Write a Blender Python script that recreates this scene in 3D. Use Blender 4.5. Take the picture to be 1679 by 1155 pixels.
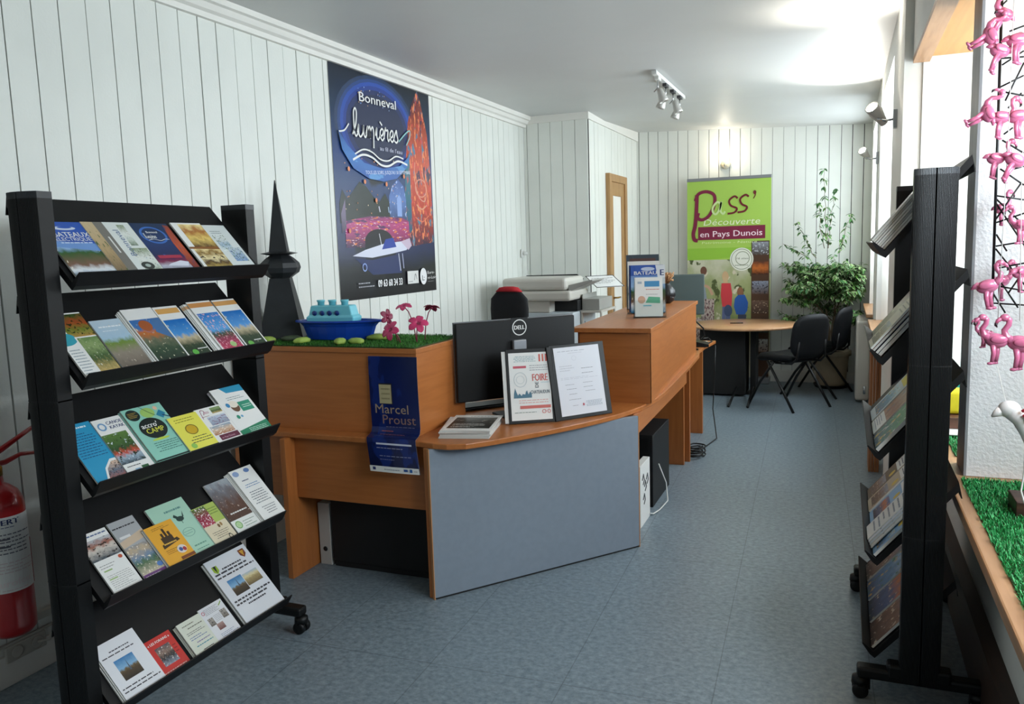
import bpy, bmesh, math, random
from math import sin, cos, pi, radians, sqrt, atan2
from mathutils import Matrix, Vector
random.seed(7)
for o in list(bpy.data.objects): bpy.data.objects.remove(o)
scn = bpy.context.scene
COL = scn.collection
V = Vector

# ------------------------------------------------------------------ camera
cam_d = bpy.data.cameras.new('camera'); cam = bpy.data.objects.new('camera', cam_d); COL.objects.link(cam)
scn.camera = cam
cam_d.sensor_width = 36.0; cam_d.lens = 1327.4/1679*36
cam_d.clip_start = 0.02
_y, _p, _r = radians(22.338), radians(7.282), radians(-1.781)
_f = V((-sin(_y)*cos(_p), cos(_y)*cos(_p), -sin(_p)))
_rt = V((cos(_y), sin(_y), 0)); _u = _rt.cross(_f)
_r2 = _rt*cos(_r)+_u*sin(_r); _u2 = -_rt*sin(_r)+_u*cos(_r)
cam.matrix_world = Matrix(((_r2.x,_u2.x,-_f.x,0),(_r2.y,_u2.y,-_f.y,0),(_r2.z,_u2.z,-_f.z,1.6),(0,0,0,1)))

# ------------------------------------------------------------------ world, exposure
vs = scn.view_settings
scn.display_settings.display_device = 'sRGB'
vs.view_transform = 'Standard'; vs.look = 'None'; vs.gamma = 1; vs.use_curve_mapping = False
vs.exposure = 0.0
w = bpy.data.worlds.new('daylight'); scn.world = w; w.use_nodes = True
nt = w.node_tree; nt.nodes.clear()
o = nt.nodes.new('ShaderNodeOutputWorld'); bg = nt.nodes.new('ShaderNodeBackground')
tc = nt.nodes.new('ShaderNodeTexCoord'); sp = nt.nodes.new('ShaderNodeSeparateXYZ')
rp = nt.nodes.new('ShaderNodeValToRGB')
rp.color_ramp.elements[0].position = 0.46; rp.color_ramp.elements[0].color = (.20,.20,.20,1)
rp.color_ramp.elements[1].position = 0.56; rp.color_ramp.elements[1].color = (.86,.93,1.0,1)
mp = nt.nodes.new('ShaderNodeMath'); mp.operation = 'MULTIPLY_ADD'; mp.inputs[1].default_value = .5; mp.inputs[2].default_value = .5
nt.links.new(tc.outputs['Generated'], sp.inputs[0]); nt.links.new(sp.outputs['Z'], mp.inputs[0])
nt.links.new(mp.outputs[0], rp.inputs[0]); nt.links.new(rp.outputs[0], bg.inputs[0])
bg.inputs[1].default_value = .45
nt.links.new(bg.outputs[0], o.inputs[0])

def area_light(name, loc, rot, sx, sy, power, color=(1,1,1), portal=False, spread=None):
    d = bpy.data.lights.new(name, 'AREA'); d.shape = 'RECTANGLE'; d.size = sx; d.size_y = sy
    d.energy = power; d.color = color
    if portal: d.cycles.is_portal = True
    if spread: d.spread = spread
    ob = bpy.data.objects.new(name, d); COL.objects.link(ob)
    ob.location = loc; ob.rotation_euler = rot
    ob['label'] = 'daylight coming in through the ' + name.split('_')[0]; ob['kind'] = 'structure'
    return ob
DAY = (.84,.92,1.0)
# daylight at the glass of each opening in the right wall and of the street door behind the camera
area_light('display_daylight', (1.30, 2.0, 2.0), (0, radians(90), 0), .7, 1.9, 96, DAY)
area_light('display_end_daylight', (1.30, 4.02, 1.75), (0, radians(90), 0), 1.2, 1.0, 62, DAY)
area_light('window_daylight', (0.68, 6.5, 2.05), (0, radians(90), 0), 1.15, 1.8, 95, DAY)
area_light('window_far_daylight', (0.68, 8.65, 2.05), (0, radians(90), 0), 1.15, 1.2, 58, DAY)
area_light('entrance_daylight', (-.95, -1.50, 1.35), (radians(90), 0, 0), 1.9, 2.2, 1.5, DAY)

# ------------------------------------------------------------------ materials
def lin(c):
    if isinstance(c, str):
        c = c.lstrip('#'); c = tuple(int(c[i:i+2],16)/255 for i in (0,2,4))
    return tuple((x/12.92 if x <= .04045 else ((x+.055)/1.055)**2.4) for x in c)
MATS = {}
def mat(name, color='#808080', rough=.5, metal=0, noise=0, nscale=8, bump=0, bscale=40, stretch=None, spec=.5, emit=None, estr=1, trans=0, c2=None, alpha=None, coat=0):
    if name in MATS: return MATS[name]
    m = bpy.data.materials.new(name); m.use_nodes = True; nt = m.node_tree; b = nt.nodes['Principled BSDF']
    c = lin(color); b.inputs['Base Color'].default_value = (*c,1)
    b.inputs['Roughness'].default_value = rough; b.inputs['Metallic'].default_value = metal
    b.inputs['Specular IOR Level'].default_value = spec
    if coat: b.inputs['Coat Weight'].default_value = coat; b.inputs['Coat Roughness'].default_value = .1
    if trans: b.inputs['Transmission Weight'].default_value = trans
    if emit: b.inputs['Emission Color'].default_value = (*lin(emit),1); b.inputs['Emission Strength'].default_value = estr
    if noise or bump:
        t = nt.nodes.new('ShaderNodeTexCoord'); mpn = nt.nodes.new('ShaderNodeMapping')
        nt.links.new(t.outputs['Object'], mpn.inputs[0])
        if stretch: mpn.inputs['Scale'].default_value = stretch
    if noise:
        n = nt.nodes.new('ShaderNodeTexNoise'); n.inputs['Scale'].default_value = nscale; n.inputs['Detail'].default_value = 6
        nt.links.new(mpn.outputs[0], n.inputs['Vector'])
        r = nt.nodes.new('ShaderNodeValToRGB'); d = lin(c2) if c2 else tuple(x*(1-noise) for x in c)
        e = c if c2 else tuple(min(1,x*(1+noise)) for x in c)
        r.color_ramp.elements[0].position = .35; r.color_ramp.elements[1].position = .65
        r.color_ramp.elements[0].color = (*d,1); r.color_ramp.elements[1].color = (*e,1)
        nt.links.new(n.outputs[0], r.inputs[0]); nt.links.new(r.outputs[0], b.inputs['Base Color'])
    if bump:
        n2 = nt.nodes.new('ShaderNodeTexNoise'); n2.inputs['Scale'].default_value = bscale; n2.inputs['Detail'].default_value = 4
        nt.links.new(mpn.outputs[0], n2.inputs['Vector'])
        bn = nt.nodes.new('ShaderNodeBump'); bn.inputs['Strength'].default_value = bump; bn.inputs['Distance'].default_value = .004
        nt.links.new(n2.outputs[0], bn.inputs['Height']); nt.links.new(bn.outputs[0], b.inputs['Normal'])
    MATS[name] = m
    return m

def pic(name, stops, nscale=5, amt=.25, acc=(), rough=.32):
    """printed picture: colours stacked bottom to top of the UV rectangle, ragged by noise, with coloured patches"""
    if name in MATS: return MATS[name]
    m = bpy.data.materials.new(name); m.use_nodes = True; nt = m.node_tree; b = nt.nodes['Principled BSDF']
    b.inputs['Roughness'].default_value = rough
    t = nt.nodes.new('ShaderNodeTexCoord'); s = nt.nodes.new('ShaderNodeSeparateXYZ'); nt.links.new(t.outputs['UV'], s.inputs[0])
    n = nt.nodes.new('ShaderNodeTexNoise'); n.inputs['Scale'].default_value = nscale; n.inputs['Detail'].default_value = 8
    nt.links.new(t.outputs['UV'], n.inputs['Vector'])
    a = nt.nodes.new('ShaderNodeMath'); a.operation = 'MULTIPLY_ADD'; a.inputs[1].default_value = amt*2; 
    nt.links.new(n.outputs[0], a.inputs[0])
    a2 = nt.nodes.new('ShaderNodeMath'); a2.operation = 'SUBTRACT'; a2.inputs[1].default_value = amt
    nt.links.new(s.outputs['Y'], a2.inputs[0]); nt.links.new(a2.outputs[0], a.inputs[2])
    r = nt.nodes.new('ShaderNodeValToRGB'); el = r.color_ramp.elements
    for i,(p,c) in enumerate(stops):
        e = el[i] if i < 2 else el.new(p)
        e.position = p; e.color = (*lin(c),1)
    nt.links.new(a.outputs[0], r.inputs[0]); cur = r.outputs[0]
    for i,(c,sc,th) in enumerate(acc):
        n2 = nt.nodes.new('ShaderNodeTexNoise'); n2.inputs['Scale'].default_value = sc; n2.inputs['Detail'].default_value = 3
        mpn = nt.nodes.new('ShaderNodeMapping'); mpn.inputs['Location'].default_value = (i*3.7+len(name), i*1.3, i)
        nt.links.new(t.outputs['UV'], mpn.inputs[0]); nt.links.new(mpn.outputs[0], n2.inputs['Vector'])
        q = nt.nodes.new('ShaderNodeMapRange'); q.inputs['From Min'].default_value = th; q.inputs['From Max'].default_value = th+.03
        nt.links.new(n2.outputs[0], q.inputs['Value'])
        mx = nt.nodes.new('ShaderNodeMixRGB'); mx.inputs[2].default_value = (*lin(c),1)
        nt.links.new(q.outputs[0], mx.inputs[0]); nt.links.new(cur, mx.inputs[1]); cur = mx.outputs[0]
    nt.links.new(cur, b.inputs['Base Color'])
    MATS[name] = m
    return m
def flat(c, rough=.45):
    return mat('ink_'+c.lstrip('#'), c, rough)

# ------------------------------------------------------------------ mesh building
class MB:
    def __init__(s): s.v=[]; s.f=[]; s.m=[]; s.uv={}; s.sm=[]
    def add(s, vs, fs, mi=0, uvs=None, smooth=False):
        b = len(s.v); s.v += [tuple(v) for v in vs]
        for k,f in enumerate(fs):
            if uvs: s.uv[len(s.f)] = uvs[k]
            s.f.append(tuple(i+b for i in f)); s.m.append(mi); s.sm.append(smooth)
        return s
    def box(s, a, b, mi=0):
        x0,y0,z0 = a; x1,y1,z1 = b
        return s.add([(x0,y0,z0),(x1,y0,z0),(x1,y1,z0),(x0,y1,z0),(x0,y0,z1),(x1,y0,z1),(x1,y1,z1),(x0,y1,z1)],
            [(0,3,2,1),(4,5,6,7),(0,1,5,4),(1,2,6,5),(2,3,7,6),(3,0,4,7)], mi)
    def prism(s, pts, z0, z1, mi=0):
        n = len(pts)
        A = sum(pts[i][0]*pts[(i+1)%n][1]-pts[(i+1)%n][0]*pts[i][1] for i in range(n))
        if A < 0: pts = pts[::-1]
        return s.add([(p[0],p[1],z0) for p in pts]+[(p[0],p[1],z1) for p in pts],
            [tuple(range(n-1,-1,-1)), tuple(range(n,2*n))]+[(i,(i+1)%n,n+(i+1)%n,n+i) for i in range(n)], mi)
    def extr(s, prof, y0, y1, mi=0):   # profile in (x,z), extruded along y
        n = len(prof)
        A = sum(prof[i][0]*prof[(i+1)%n][1]-prof[(i+1)%n][0]*prof[i][1] for i in range(n))
        if A < 0: prof = prof[::-1]
        return s.add([(p[0],y0,p[1]) for p in prof]+[(p[0],y1,p[1]) for p in prof],
            [tuple(range(n)), tuple(range(2*n-1,n-1,-1))]+[(i,n+i,n+(i+1)%n,(i+1)%n) for i in range(n)], mi)
    def lathe(s, prof, c=(0,0,0), seg=24, mi=0, smooth=True, sx=1, sy=1):   # prof [(r,z)]
        n = len(prof); vs = []
        for r,z in prof:
            for k in range(seg):
                a = 2*pi*k/seg; vs.append((c[0]+r*cos(a)*sx, c[1]+r*sin(a)*sy, c[2]+z))
        fs = [(i*seg+k, i*seg+(k+1)%seg, (i+1)*seg+(k+1)%seg, (i+1)*seg+k) for i in range(n-1) for k in range(seg)]
        s.add(vs, fs, mi, smooth=smooth)
        b = len(s.v)-len(vs)
        s.f.append(tuple(b+k for k in range(seg-1,-1,-1))); s.m.append(mi); s.sm.append(False)
        s.f.append(tuple(b+(n-1)*seg+k for k in range(seg))); s.m.append(mi); s.sm.append(False)
        return s
    def tube(s, pts, r, seg=8, mi=0, smooth=True, flatz=1):   # r number or list
        pts = [V(p) for p in pts]; n = len(pts); rs = r if isinstance(r,(list,tuple)) else [r]*n
        vs = []; up = None
        for i,p in enumerate(pts):
            t = (pts[min(i+1,n-1)]-pts[max(i-1,0)]).normalized()
            if up is None:
                up = V((0,0,1)) if abs(t.z) < .9 else V((1,0,0))
            a = t.cross(up)
            if a.length < 1e-4: a = t.cross(V((0,1,0)))
            a.normalize(); bb = a.cross(t).normalized(); up = bb
            for k in range(seg):
                q = 2*pi*k/seg; vs.append(p+a*cos(q)*rs[i]*flatz+bb*sin(q)*rs[i])
        fs = [(i*seg+k,(i+1)*seg+k,(i+1)*seg+(k+1)%seg,i*seg+(k+1)%seg) for i in range(n-1) for k in range(seg)]
        fs.append(tuple(range(seg))); fs.append(tuple((n-1)*seg+k for k in range(seg-1,-1,-1)))
        return s.add(vs, fs, mi, smooth=smooth)
    def ell(s, c, r, seg=14, rings=9, mi=0, M=None):
        vs = []; 
        for i in range(1,rings):
            a = pi*i/rings
            for k in range(seg):
                q = 2*pi*k/seg; p = V((r[0]*sin(a)*cos(q), r[1]*sin(a)*sin(q), r[2]*cos(a)))
                if M: p = M@p
                vs.append(V(c)+p)
        t = V((0,0,r[2])); bt = V((0,0,-r[2]))
        if M: t = M@t; bt = M@bt
        vs += [V(c)+t, V(c)+bt]; N = len(vs)
        fs = [(i*seg+k,(i+1)*seg+k,(i+1)*seg+(k+1)%seg,i*seg+(k+1)%seg) for i in range(rings-2) for k in range(seg)]
        fs += [(N-2,k,(k+1)%seg) for k in range(seg)]+[((rings-2)*seg+(k+1)%seg,(rings-2)*seg+k,N-1) for k in range(seg)]
        return s.add(vs, fs, mi, smooth=True)
    def xf(s, M, frm=0):
        for i in range(frm, len(s.v)): s.v[i] = tuple(M@V(s.v[i]))
        return s
    def warp(s, fn):
        s.v = [tuple(fn(V(p))) for p in s.v]; return s
WM = {}
def build(name, mb, mats, parent=None, world=False, bevel=0, M=None, seg=2):
    """one mesh object; with a parent the vertices are local to it unless world=True"""
    vs = mb.v
    if parent is not None and world:
        I = WM[parent.name].inverted(); vs = [tuple(I@V(p)) for p in vs]
    me = bpy.data.meshes.new(name); me.from_pydata(vs, [], mb.f)
    if not isinstance(mats, (list,tuple)): mats = [mats]
    for m in mats: me.materials.append(m)
    me.polygons.foreach_set('material_index', mb.m); me.polygons.foreach_set('use_smooth', mb.sm)
    if mb.uv:
        ul = me.uv_layers.new(name='UVMap')
        for fi, uvs in mb.uv.items():
            for li, uv in zip(me.polygons[fi].loop_indices, uvs): ul.data[li].uv = uv
    me.update()
    ob = bpy.data.objects.new(name, me); COL.objects.link(ob)
    if parent is not None:
        ob.parent = parent
    WM[ob.name] = (WM[parent.name] if parent is not None else Matrix.Identity(4))
    if M is not None: ob.matrix_local = M; WM[ob.name] = WM[ob.name]@M
    if bevel:
        bv = ob.modifiers.new('bevel','BEVEL'); bv.width = bevel; bv.segments = seg; bv.limit_method = 'ANGLE'; bv.angle_limit = radians(40)
        bv.harden_normals = False
    return ob
def tag(o, label=None, cat=None, group=None, kind=None):
    if label: o['label'] = label
    if cat: o['category'] = cat
    if group: o['group'] = group
    if kind: o['kind'] = kind
    return o
def thing(name, label, cat, loc=(0,0,0), rz=0, group=None, M=None):
    o = bpy.data.objects.new(name, None); COL.objects.link(o); o.empty_display_size = .05
    MM = M if M is not None else Matrix.Translation(loc)@Matrix.Rotation(rz,4,'Z')
    o.matrix_world = MM; WM[o.name] = MM
    return tag(o, label, cat, group)
def struct(name, mb, mats, **k):
    o = build(name, mb, mats, **k); o['kind'] = 'structure'; return o
def copy_tree(o, parent=None):
    c = o.copy(); COL.objects.link(c)
    if parent is not None: c.parent = parent
    for ch in [x for x in KIDS.get(o.name, [])]: copy_tree(ch, c)
    return c
KIDS = {}

# ------------------------------------------------------------------ lettering
TXT = {}
def text_mesh(s, size=1.0):
    if s in TXT: return TXT[s]
    cu = bpy.data.curves.new('t','FONT'); cu.body = s; cu.size = 1; cu.resolution_u = 2
    ob = bpy.data.objects.new('t', cu); COL.objects.link(ob)
    dg = bpy.context.evaluated_depsgraph_get(); me = bpy.data.meshes.new_from_object(ob.evaluated_get(dg))
    vs = [(v.co.x, v.co.y) for v in me.vertices]; fs = [tuple(p.vertices) for p in me.polygons]
    # face upward
    out = []
    for f in fs:
        A = sum(vs[f[i]][0]*vs[f[(i+1)%len(f)]][1]-vs[f[(i+1)%len(f)]][0]*vs[f[i]][1] for i in range(len(f)))
        out.append(f if A > 0 else f[::-1])
    bpy.data.objects.remove(ob); bpy.data.curves.remove(cu); bpy.data.meshes.remove(me)
    xs = [p[0] for p in vs] or [0]
    TXT[s] = (vs, out, min(xs), max(xs)); return TXT[s]

GLY = {
'l':([[(0,.1),(.35,.9),(.5,1.9),(.38,2.3),(.2,1.9),(.2,.4),(.35,0),(.55,.25)]],.5),
'u':([[(0,.3),(.18,1),(.14,.3),(.32,0),(.6,.35),(.72,1),(.7,.3),(.85,.02),(1.0,.3)]],.95),
'm':([[(0,.3),(.2,1),(.16,0),(.2,.6),(.42,1),(.5,.6),(.48,0),(.52,.6),(.76,1),(.86,.6),(.84,.1),(.8,-.8)]],1.05),
'i':([[(0,.3),(.18,1),(.15,.25),(.3,0),(.48,.3)]],.45),
'e':([[(0,.35),(.35,.45),(.5,.8),(.35,1.02),(.13,.75),(.12,.3),(.33,0),(.6,.3)]],.56),
'è':([[(0,.35),(.35,.45),(.5,.8),(.35,1.02),(.13,.75),(.12,.3),(.33,0),(.6,.3)],[(.12,1.6),(.38,1.3)]],.56),
'r':([[(0,.35),(.2,1.15),(.26,.92),(.48,.95),(.42,.3),(.52,.02),(.68,.3)]],.62),
's':([[(0,.35),(.34,1.1),(.4,.7),(.5,.25),(.3,0),(.05,.15)]],.5),
'S':([[(.62,.85),(.45,1.02),(.2,.92),(.15,.65),(.45,.48),(.55,.2),(.35,0),(.05,.08)]],.72),
'a':([[(.62,.8),(.4,1.0),(.1,.6),(.08,.2),(.3,0),(.55,.4),(.68,1.0),(.62,.3),(.8,0),(.95,.2)]],.9),
}
def spline(pts, n=6):
    out = []; P = [pts[0]]+list(pts)+[pts[-1]]
    for i in range(1,len(P)-2):
        for k in range(n):
            t = k/n; a,b,c,d = P[i-1],P[i],P[i+1],P[i+2]
            out.append(tuple(.5*((2*b[j])+(-a[j]+c[j])*t+(2*a[j]-5*b[j]+4*c[j]-d[j])*t*t+(-a[j]+3*b[j]-3*c[j]+d[j])*t**3) for j in (0,1)))
    out.append(tuple(pts[-1])); return out
def ribbon(pts, wd, n=6):
    c = spline(pts, n) if n > 1 else list(pts); L = []; R = []
    for i,p in enumerate(c):
        a = c[max(i-1,0)]; b = c[min(i+1,len(c)-1)]; dx,dy = b[0]-a[0], b[1]-a[1]; l = sqrt(dx*dx+dy*dy) or 1
        nx,ny = -dy/l*wd/2, dx/l*wd/2
        L.append((p[0]+nx,p[1]+ny)); R.append((p[0]-nx,p[1]-ny))
    N = len(c); return R+L, [(i,i+1,N+i+1,N+i) for i in range(N-1)]

def sheet(w, h, t, base, elems, side=None, ny=1, dz=.00011, nx=1, center=True):
    """printed sheet: x in -w/2..w/2, y in 0..h, top at z=t. elems use fractions of w and h.
       returns MB and materials"""
    if isinstance(base, str): base = flat(base)
    mb = MB(); mats = [side or flat('#dcdcd6'), base]; idx = {}
    def mi(m):
        if isinstance(m, str): m = flat(m)
        if m.name not in idx: idx[m.name] = len(mats); mats.append(m)
        return idx[m.name]
    mb.box((-w/2,0,0),(w/2,h,t-.0001),0)
    if ny > 1 or nx > 1: mb = MB()
    X = lambda u: (u-.5)*w
    for i in range(nx):
        for j in range(ny):
            u0,u1,v0,v1 = i/nx,(i+1)/nx,j/ny,(j+1)/ny
            mb.add([(X(u0),v0*h,t),(X(u1),v0*h,t),(X(u1),v1*h,t),(X(u0),v1*h,t)],[(0,1,2,3)],1,[[(u0,v0),(u1,v0),(u1,v1),(u0,v1)]])
            if ny > 1 or nx > 1:
                mb.add([(X(u0),v0*h,0),(X(u1),v0*h,0),(X(u1),v1*h,0),(X(u0),v1*h,0)],[(3,2,1,0)],0)
    for k,e in enumerate(elems):
        z = t+dz*(k+1); ty = e[0]
        if ty == 'r':      # rect u0 v0 u1 v1 mat
            _,u0,v0,u1,v1,m = e
            q = max(1,int(round((v1-v0)*ny))); r_ = max(1,int(round((u1-u0)*nx))); mm = mi(m)
            for i in range(r_):
                for j in range(q):
                    a0,a1,b0,b1 = i/r_,(i+1)/r_,j/q,(j+1)/q
                    xx = lambda a: X(u0+(u1-u0)*a); yy = lambda b: (v0+(v1-v0)*b)*h
                    mb.add([(xx(a0),yy(b0),z),(xx(a1),yy(b0),z),(xx(a1),yy(b1),z),(xx(a0),yy(b1),z)],[(0,1,2,3)],mm,[[(a0,b0),(a1,b0),(a1,b1),(a0,b1)]])
        elif ty == 'p':    # polygon [(u,v)] mat
            _,pts,m = e; us = [p[0] for p in pts]; vv = [p[1] for p in pts]
            u0,u1,v0,v1 = min(us),max(us),min(vv),max(vv)
            A = sum(pts[i][0]*pts[(i+1)%len(pts)][1]-pts[(i+1)%len(pts)][0]*pts[i][1] for i in range(len(pts)))
            if A < 0: pts = pts[::-1]
            mb.add([(X(a),b*h,z) for a,b in pts],[tuple(range(len(pts)))],mi(m),[[((a-u0)/(u1-u0+1e-9),(b-v0)/(v1-v0+1e-9)) for a,b in pts]])
        elif ty == 'e':    # ellipse u v ru rv mat
            _,u,v,ru,rv,m = e; n = 28
            mb.add([(X(u+ru*cos(2*pi*i/n)),(v+rv*sin(2*pi*i/n))*h,z) for i in range(n)],[tuple(range(n))],mi(m),[[(.5+.5*cos(2*pi*i/n),.5+.5*sin(2*pi*i/n)) for i in range(n)]])
        elif ty == 'ring': # u v ru rv width(fraction of ru) mat [a0 a1]
            _,u,v,ru,rv,wd,m = e[:7]; a0,a1 = (e[7],e[8]) if len(e) > 7 else (0,360); n = 36; vs = []
            for i in range(n+1):
                a = radians(a0+(a1-a0)*i/n)
                for q in (1-wd,1): vs.append((X(u+ru*q*cos(a)),(v+rv*q*sin(a))*h,z))
            mb.add(vs,[(2*i,2*i+1,2*i+3,2*i+2) for i in range(n)],mi(m))
        elif ty == 't':    # text u v height(m) mat [opts]
            _,s,u,v,hh,m = e[:6]; op = e[6] if len(e) > 6 else {}
            vs,fs,x0,x1 = text_mesh(s); al = op.get('a','l'); sx = op.get('sx',1); sh = op.get('sh',0); ro = radians(op.get('ro',0)); bold = op.get('b',0)
            if 'w' in op: sx = op['w']*w/((x1-x0)*hh/.72)
            k2 = hh/.72
            for bq,bo in enumerate([0] if not bold else [-bold,0,bold]):
                o2 = []
                for x,y in vs:
                    xx = (x - (x0 if al=='l' else (x0+x1)/2 if al=='c' else x1))*k2*sx + sh*y*k2 + bo*hh; yy = y*k2
                    o2.append((X(u)+xx*cos(ro)-yy*sin(ro), v*h+xx*sin(ro)+yy*cos(ro), z+bq*dz*.3))
                mb.add(o2, fs, mi(m))
        elif ty == 's':    # stroke [(u,v)] width(m) mat
            _,pts,wd,m = e; vs,fs = ribbon([(X(a),b*h) for a,b in pts], wd)
            mb.add([(x,y,z) for x,y in vs], fs, mi(m))
        elif ty == 'script': # word u v xheight(m) strokewidth(m) mat slope widthscale
            _,word,u,v,xh,wd,m = e[:7]; slope = e[7] if len(e) > 7 else 0; ws = e[8] if len(e) > 8 else 1
            cx = X(u); cy = v*h
            for ch in word:
                g,adv = GLY[ch]
                for st in g:
                    vs,fs = ribbon([(cx+a*xh*ws, cy+b*xh+a*xh*ws*slope) for a,b in st], wd)
                    mb.add([(x,y,z) for x,y in vs], fs, mi(m))
                cx += adv*xh*ws; cy += adv*xh*ws*slope
        elif ty == 'l':    # illegible small print: n lines in block u0 v0 u1 v1
            _,u0,v0,u1,v1,n,m = e[:7]; rr = random.Random(int(u0*977+v0*331+n)); cen = len(e) > 7
            for i in range(n):
                yy = v1-(i+.5)*(v1-v0)/n; th = (v1-v0)/n*.30; u = u0; end = u1-(u1-u0)*rr.choice([0,0,.05,.15,.3])
                if cen: u = u0+(u1-end)/2; end = u1-(u1-end)/2
                while u < end:
                    ww = rr.uniform(.05,.16)*(u1-u0); ue = min(u+ww,end)
                    mb.add([(X(u),(yy-th/2)*h,z),(X(ue),(yy-th/2)*h,z),(X(ue),(yy+th/2)*h,z),(X(u),(yy+th/2)*h,z)],[(0,1,2,3)],mi(m)); u = ue+.025*(u1-u0)
    return mb, mats
# ================================================================== materials of the place
def glass_mat():
    m = bpy.data.materials.new('window_glass'); m.use_nodes = True; nt = m.node_tree; nt.nodes.clear()
    o = nt.nodes.new('ShaderNodeOutputMaterial'); mx = nt.nodes.new('ShaderNodeMixShader'); t = nt.nodes.new('ShaderNodeBsdfTransparent'); g = nt.nodes.new('ShaderNodeBsdfGlossy')
    t.inputs[0].default_value = (.97,.985,.98,1); g.inputs['Roughness'].default_value = .02; mx.inputs[0].default_value = .06
    nt.links.new(t.outputs[0], mx.inputs[1]); nt.links.new(g.outputs[0], mx.inputs[2]); nt.links.new(mx.outputs[0], o.inputs[0]); return m
GLASS = glass_mat()
def floor_mat():
    m = bpy.data.materials.new('vinyl_floor'); m.use_nodes = True; nt = m.node_tree; b = nt.nodes['Principled BSDF']
    t = nt.nodes.new('ShaderNodeTexCoord'); mp = nt.nodes.new('ShaderNodeMapping'); mp.inputs['Rotation'].default_value = (0,0,radians(-2.1))
    nt.links.new(t.outputs['Object'], mp.inputs[0])
    n1 = nt.nodes.new('ShaderNodeTexNoise'); n1.inputs['Scale'].default_value = 38; n1.inputs['Detail'].default_value = 9; n1.inputs['Roughness'].default_value = .72
    mp2 = nt.nodes.new('ShaderNodeMapping'); mp2.inputs['Scale'].default_value = (1.0,1.25,1); nt.links.new(mp.outputs[0], mp2.inputs[0]); nt.links.new(mp2.outputs[0], n1.inputs['Vector'])
    r = nt.nodes.new('ShaderNodeValToRGB'); r.color_ramp.elements[0].position=.36; r.color_ramp.elements[1].position=.66
    r.color_ramp.elements[0].color=(*lin('#5d6b74'),1); r.color_ramp.elements[1].color=(*lin('#8a98a1'),1)
    nt.links.new(n1.outputs[0], r.inputs[0])
    # joints between the sheets
    s = nt.nodes.new('ShaderNodeSeparateXYZ'); nt.links.new(mp.outputs[0], s.inputs[0])
    def lines(out, per, off, wd):
        a = nt.nodes.new('ShaderNodeMath'); a.operation='ADD'; a.inputs[1].default_value=off; nt.links.new(out,a.inputs[0])
        d = nt.nodes.new('ShaderNodeMath'); d.operation='DIVIDE'; d.inputs[1].default_value=per; nt.links.new(a.outputs[0],d.inputs[0])
        f = nt.nodes.new('ShaderNodeMath'); f.operation='FRACT'; nt.links.new(d.outputs[0],f.inputs[0])
        c = nt.nodes.new('ShaderNodeMath'); c.operation='LESS_THAN'; c.inputs[1].default_value=wd/per; nt.links.new(f.outputs[0],c.inputs[0]); return c.outputs[0]
    la = lines(s.outputs['X'], .535, .30, .0042); lb = lines(s.outputs['Y'], 1.31, -.06, .0050)
    mxn = nt.nodes.new('ShaderNodeMath'); mxn.operation='MAXIMUM'; nt.links.new(la,mxn.inputs[0]); nt.links.new(lb,mxn.inputs[1])
    sc = nt.nodes.new('ShaderNodeMath'); sc.operation='MULTIPLY'; sc.inputs[1].default_value=.42; nt.links.new(mxn.outputs[0],sc.inputs[0])
    mx = nt.nodes.new('ShaderNodeMixRGB'); mx.inputs[2].default_value=(*lin('#2c3338'),1)
    nt.links.new(sc.outputs[0],mx.inputs[0]); nt.links.new(r.outputs[0],mx.inputs[1]); nt.links.new(mx.outputs[0], b.inputs['Base Color'])
    rr = nt.nodes.new('ShaderNodeMapRange'); rr.inputs['To Min'].default_value=.30; rr.inputs['To Max'].default_value=.46
    nt.links.new(n1.outputs[0], rr.inputs['Value']); nt.links.new(rr.outputs[0], b.inputs['Roughness'])
    return m
def wood_mat(name, c1, c2, axis=0, rough=.35, sc=1.0):
    m = bpy.data.materials.new(name); m.use_nodes = True; nt = m.node_tree; b = nt.nodes['Principled BSDF']
    t = nt.nodes.new('ShaderNodeTexCoord'); mp = nt.nodes.new('ShaderNodeMapping'); s = [14*sc,14*sc,14*sc]; s[axis] = 1.1*sc
    mp.inputs['Scale'].default_value = s; nt.links.new(t.outputs['Object'], mp.inputs[0])
    n = nt.nodes.new('ShaderNodeTexNoise'); n.inputs['Scale'].default_value=3; n.inputs['Detail'].default_value=8; n.inputs['Distortion'].default_value=.6
    nt.links.new(mp.outputs[0], n.inputs['Vector'])
    r = nt.nodes.new('ShaderNodeValToRGB'); r.color_ramp.elements[0].position=.32; r.color_ramp.elements[1].position=.68
    r.color_ramp.elements[0].color=(*lin(c1),1); r.color_ramp.elements[1].color=(*lin(c2),1)
    nt.links.new(n.outputs[0], r.inputs[0]); nt.links.new(r.outputs[0], b.inputs['Base Color']); b.inputs['Roughness'].default_value=rough
    return m
FLOOR = floor_mat()
PAINT = mat('white_board_paint','#dfe1da',.42, noise=.025, nscale=3, bump=.15, bscale=90)
PAINT2 = mat('white_plain_paint','#e3e1da',.6, noise=.02, nscale=4)
TEXW = mat('roughcast_white','#e4e4e4',.75, bump=1.0, bscale=75)
GAP = mat('board_gap','#17130f',.95)
CEIL = mat('ceiling_paint','#c9cac8',.5, noise=.02, nscale=2)
W_X = wood_mat('pear_wood_x','#a66331','#b36e39',0); W_Y = wood_mat('pear_wood_y','#a66331','#b36e39',1); W_Z = wood_mat('pear_wood_z','#a66331','#b36e39',2)
W_T = wood_mat('table_wood','#b98860','#c99c74',0,.3); W_S = wood_mat('sill_wood','#a77b55','#bd9069',1,.4); W_O = wood_mat('soffit_board','#b98a55','#c8995f',1,.6,.5)
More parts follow.
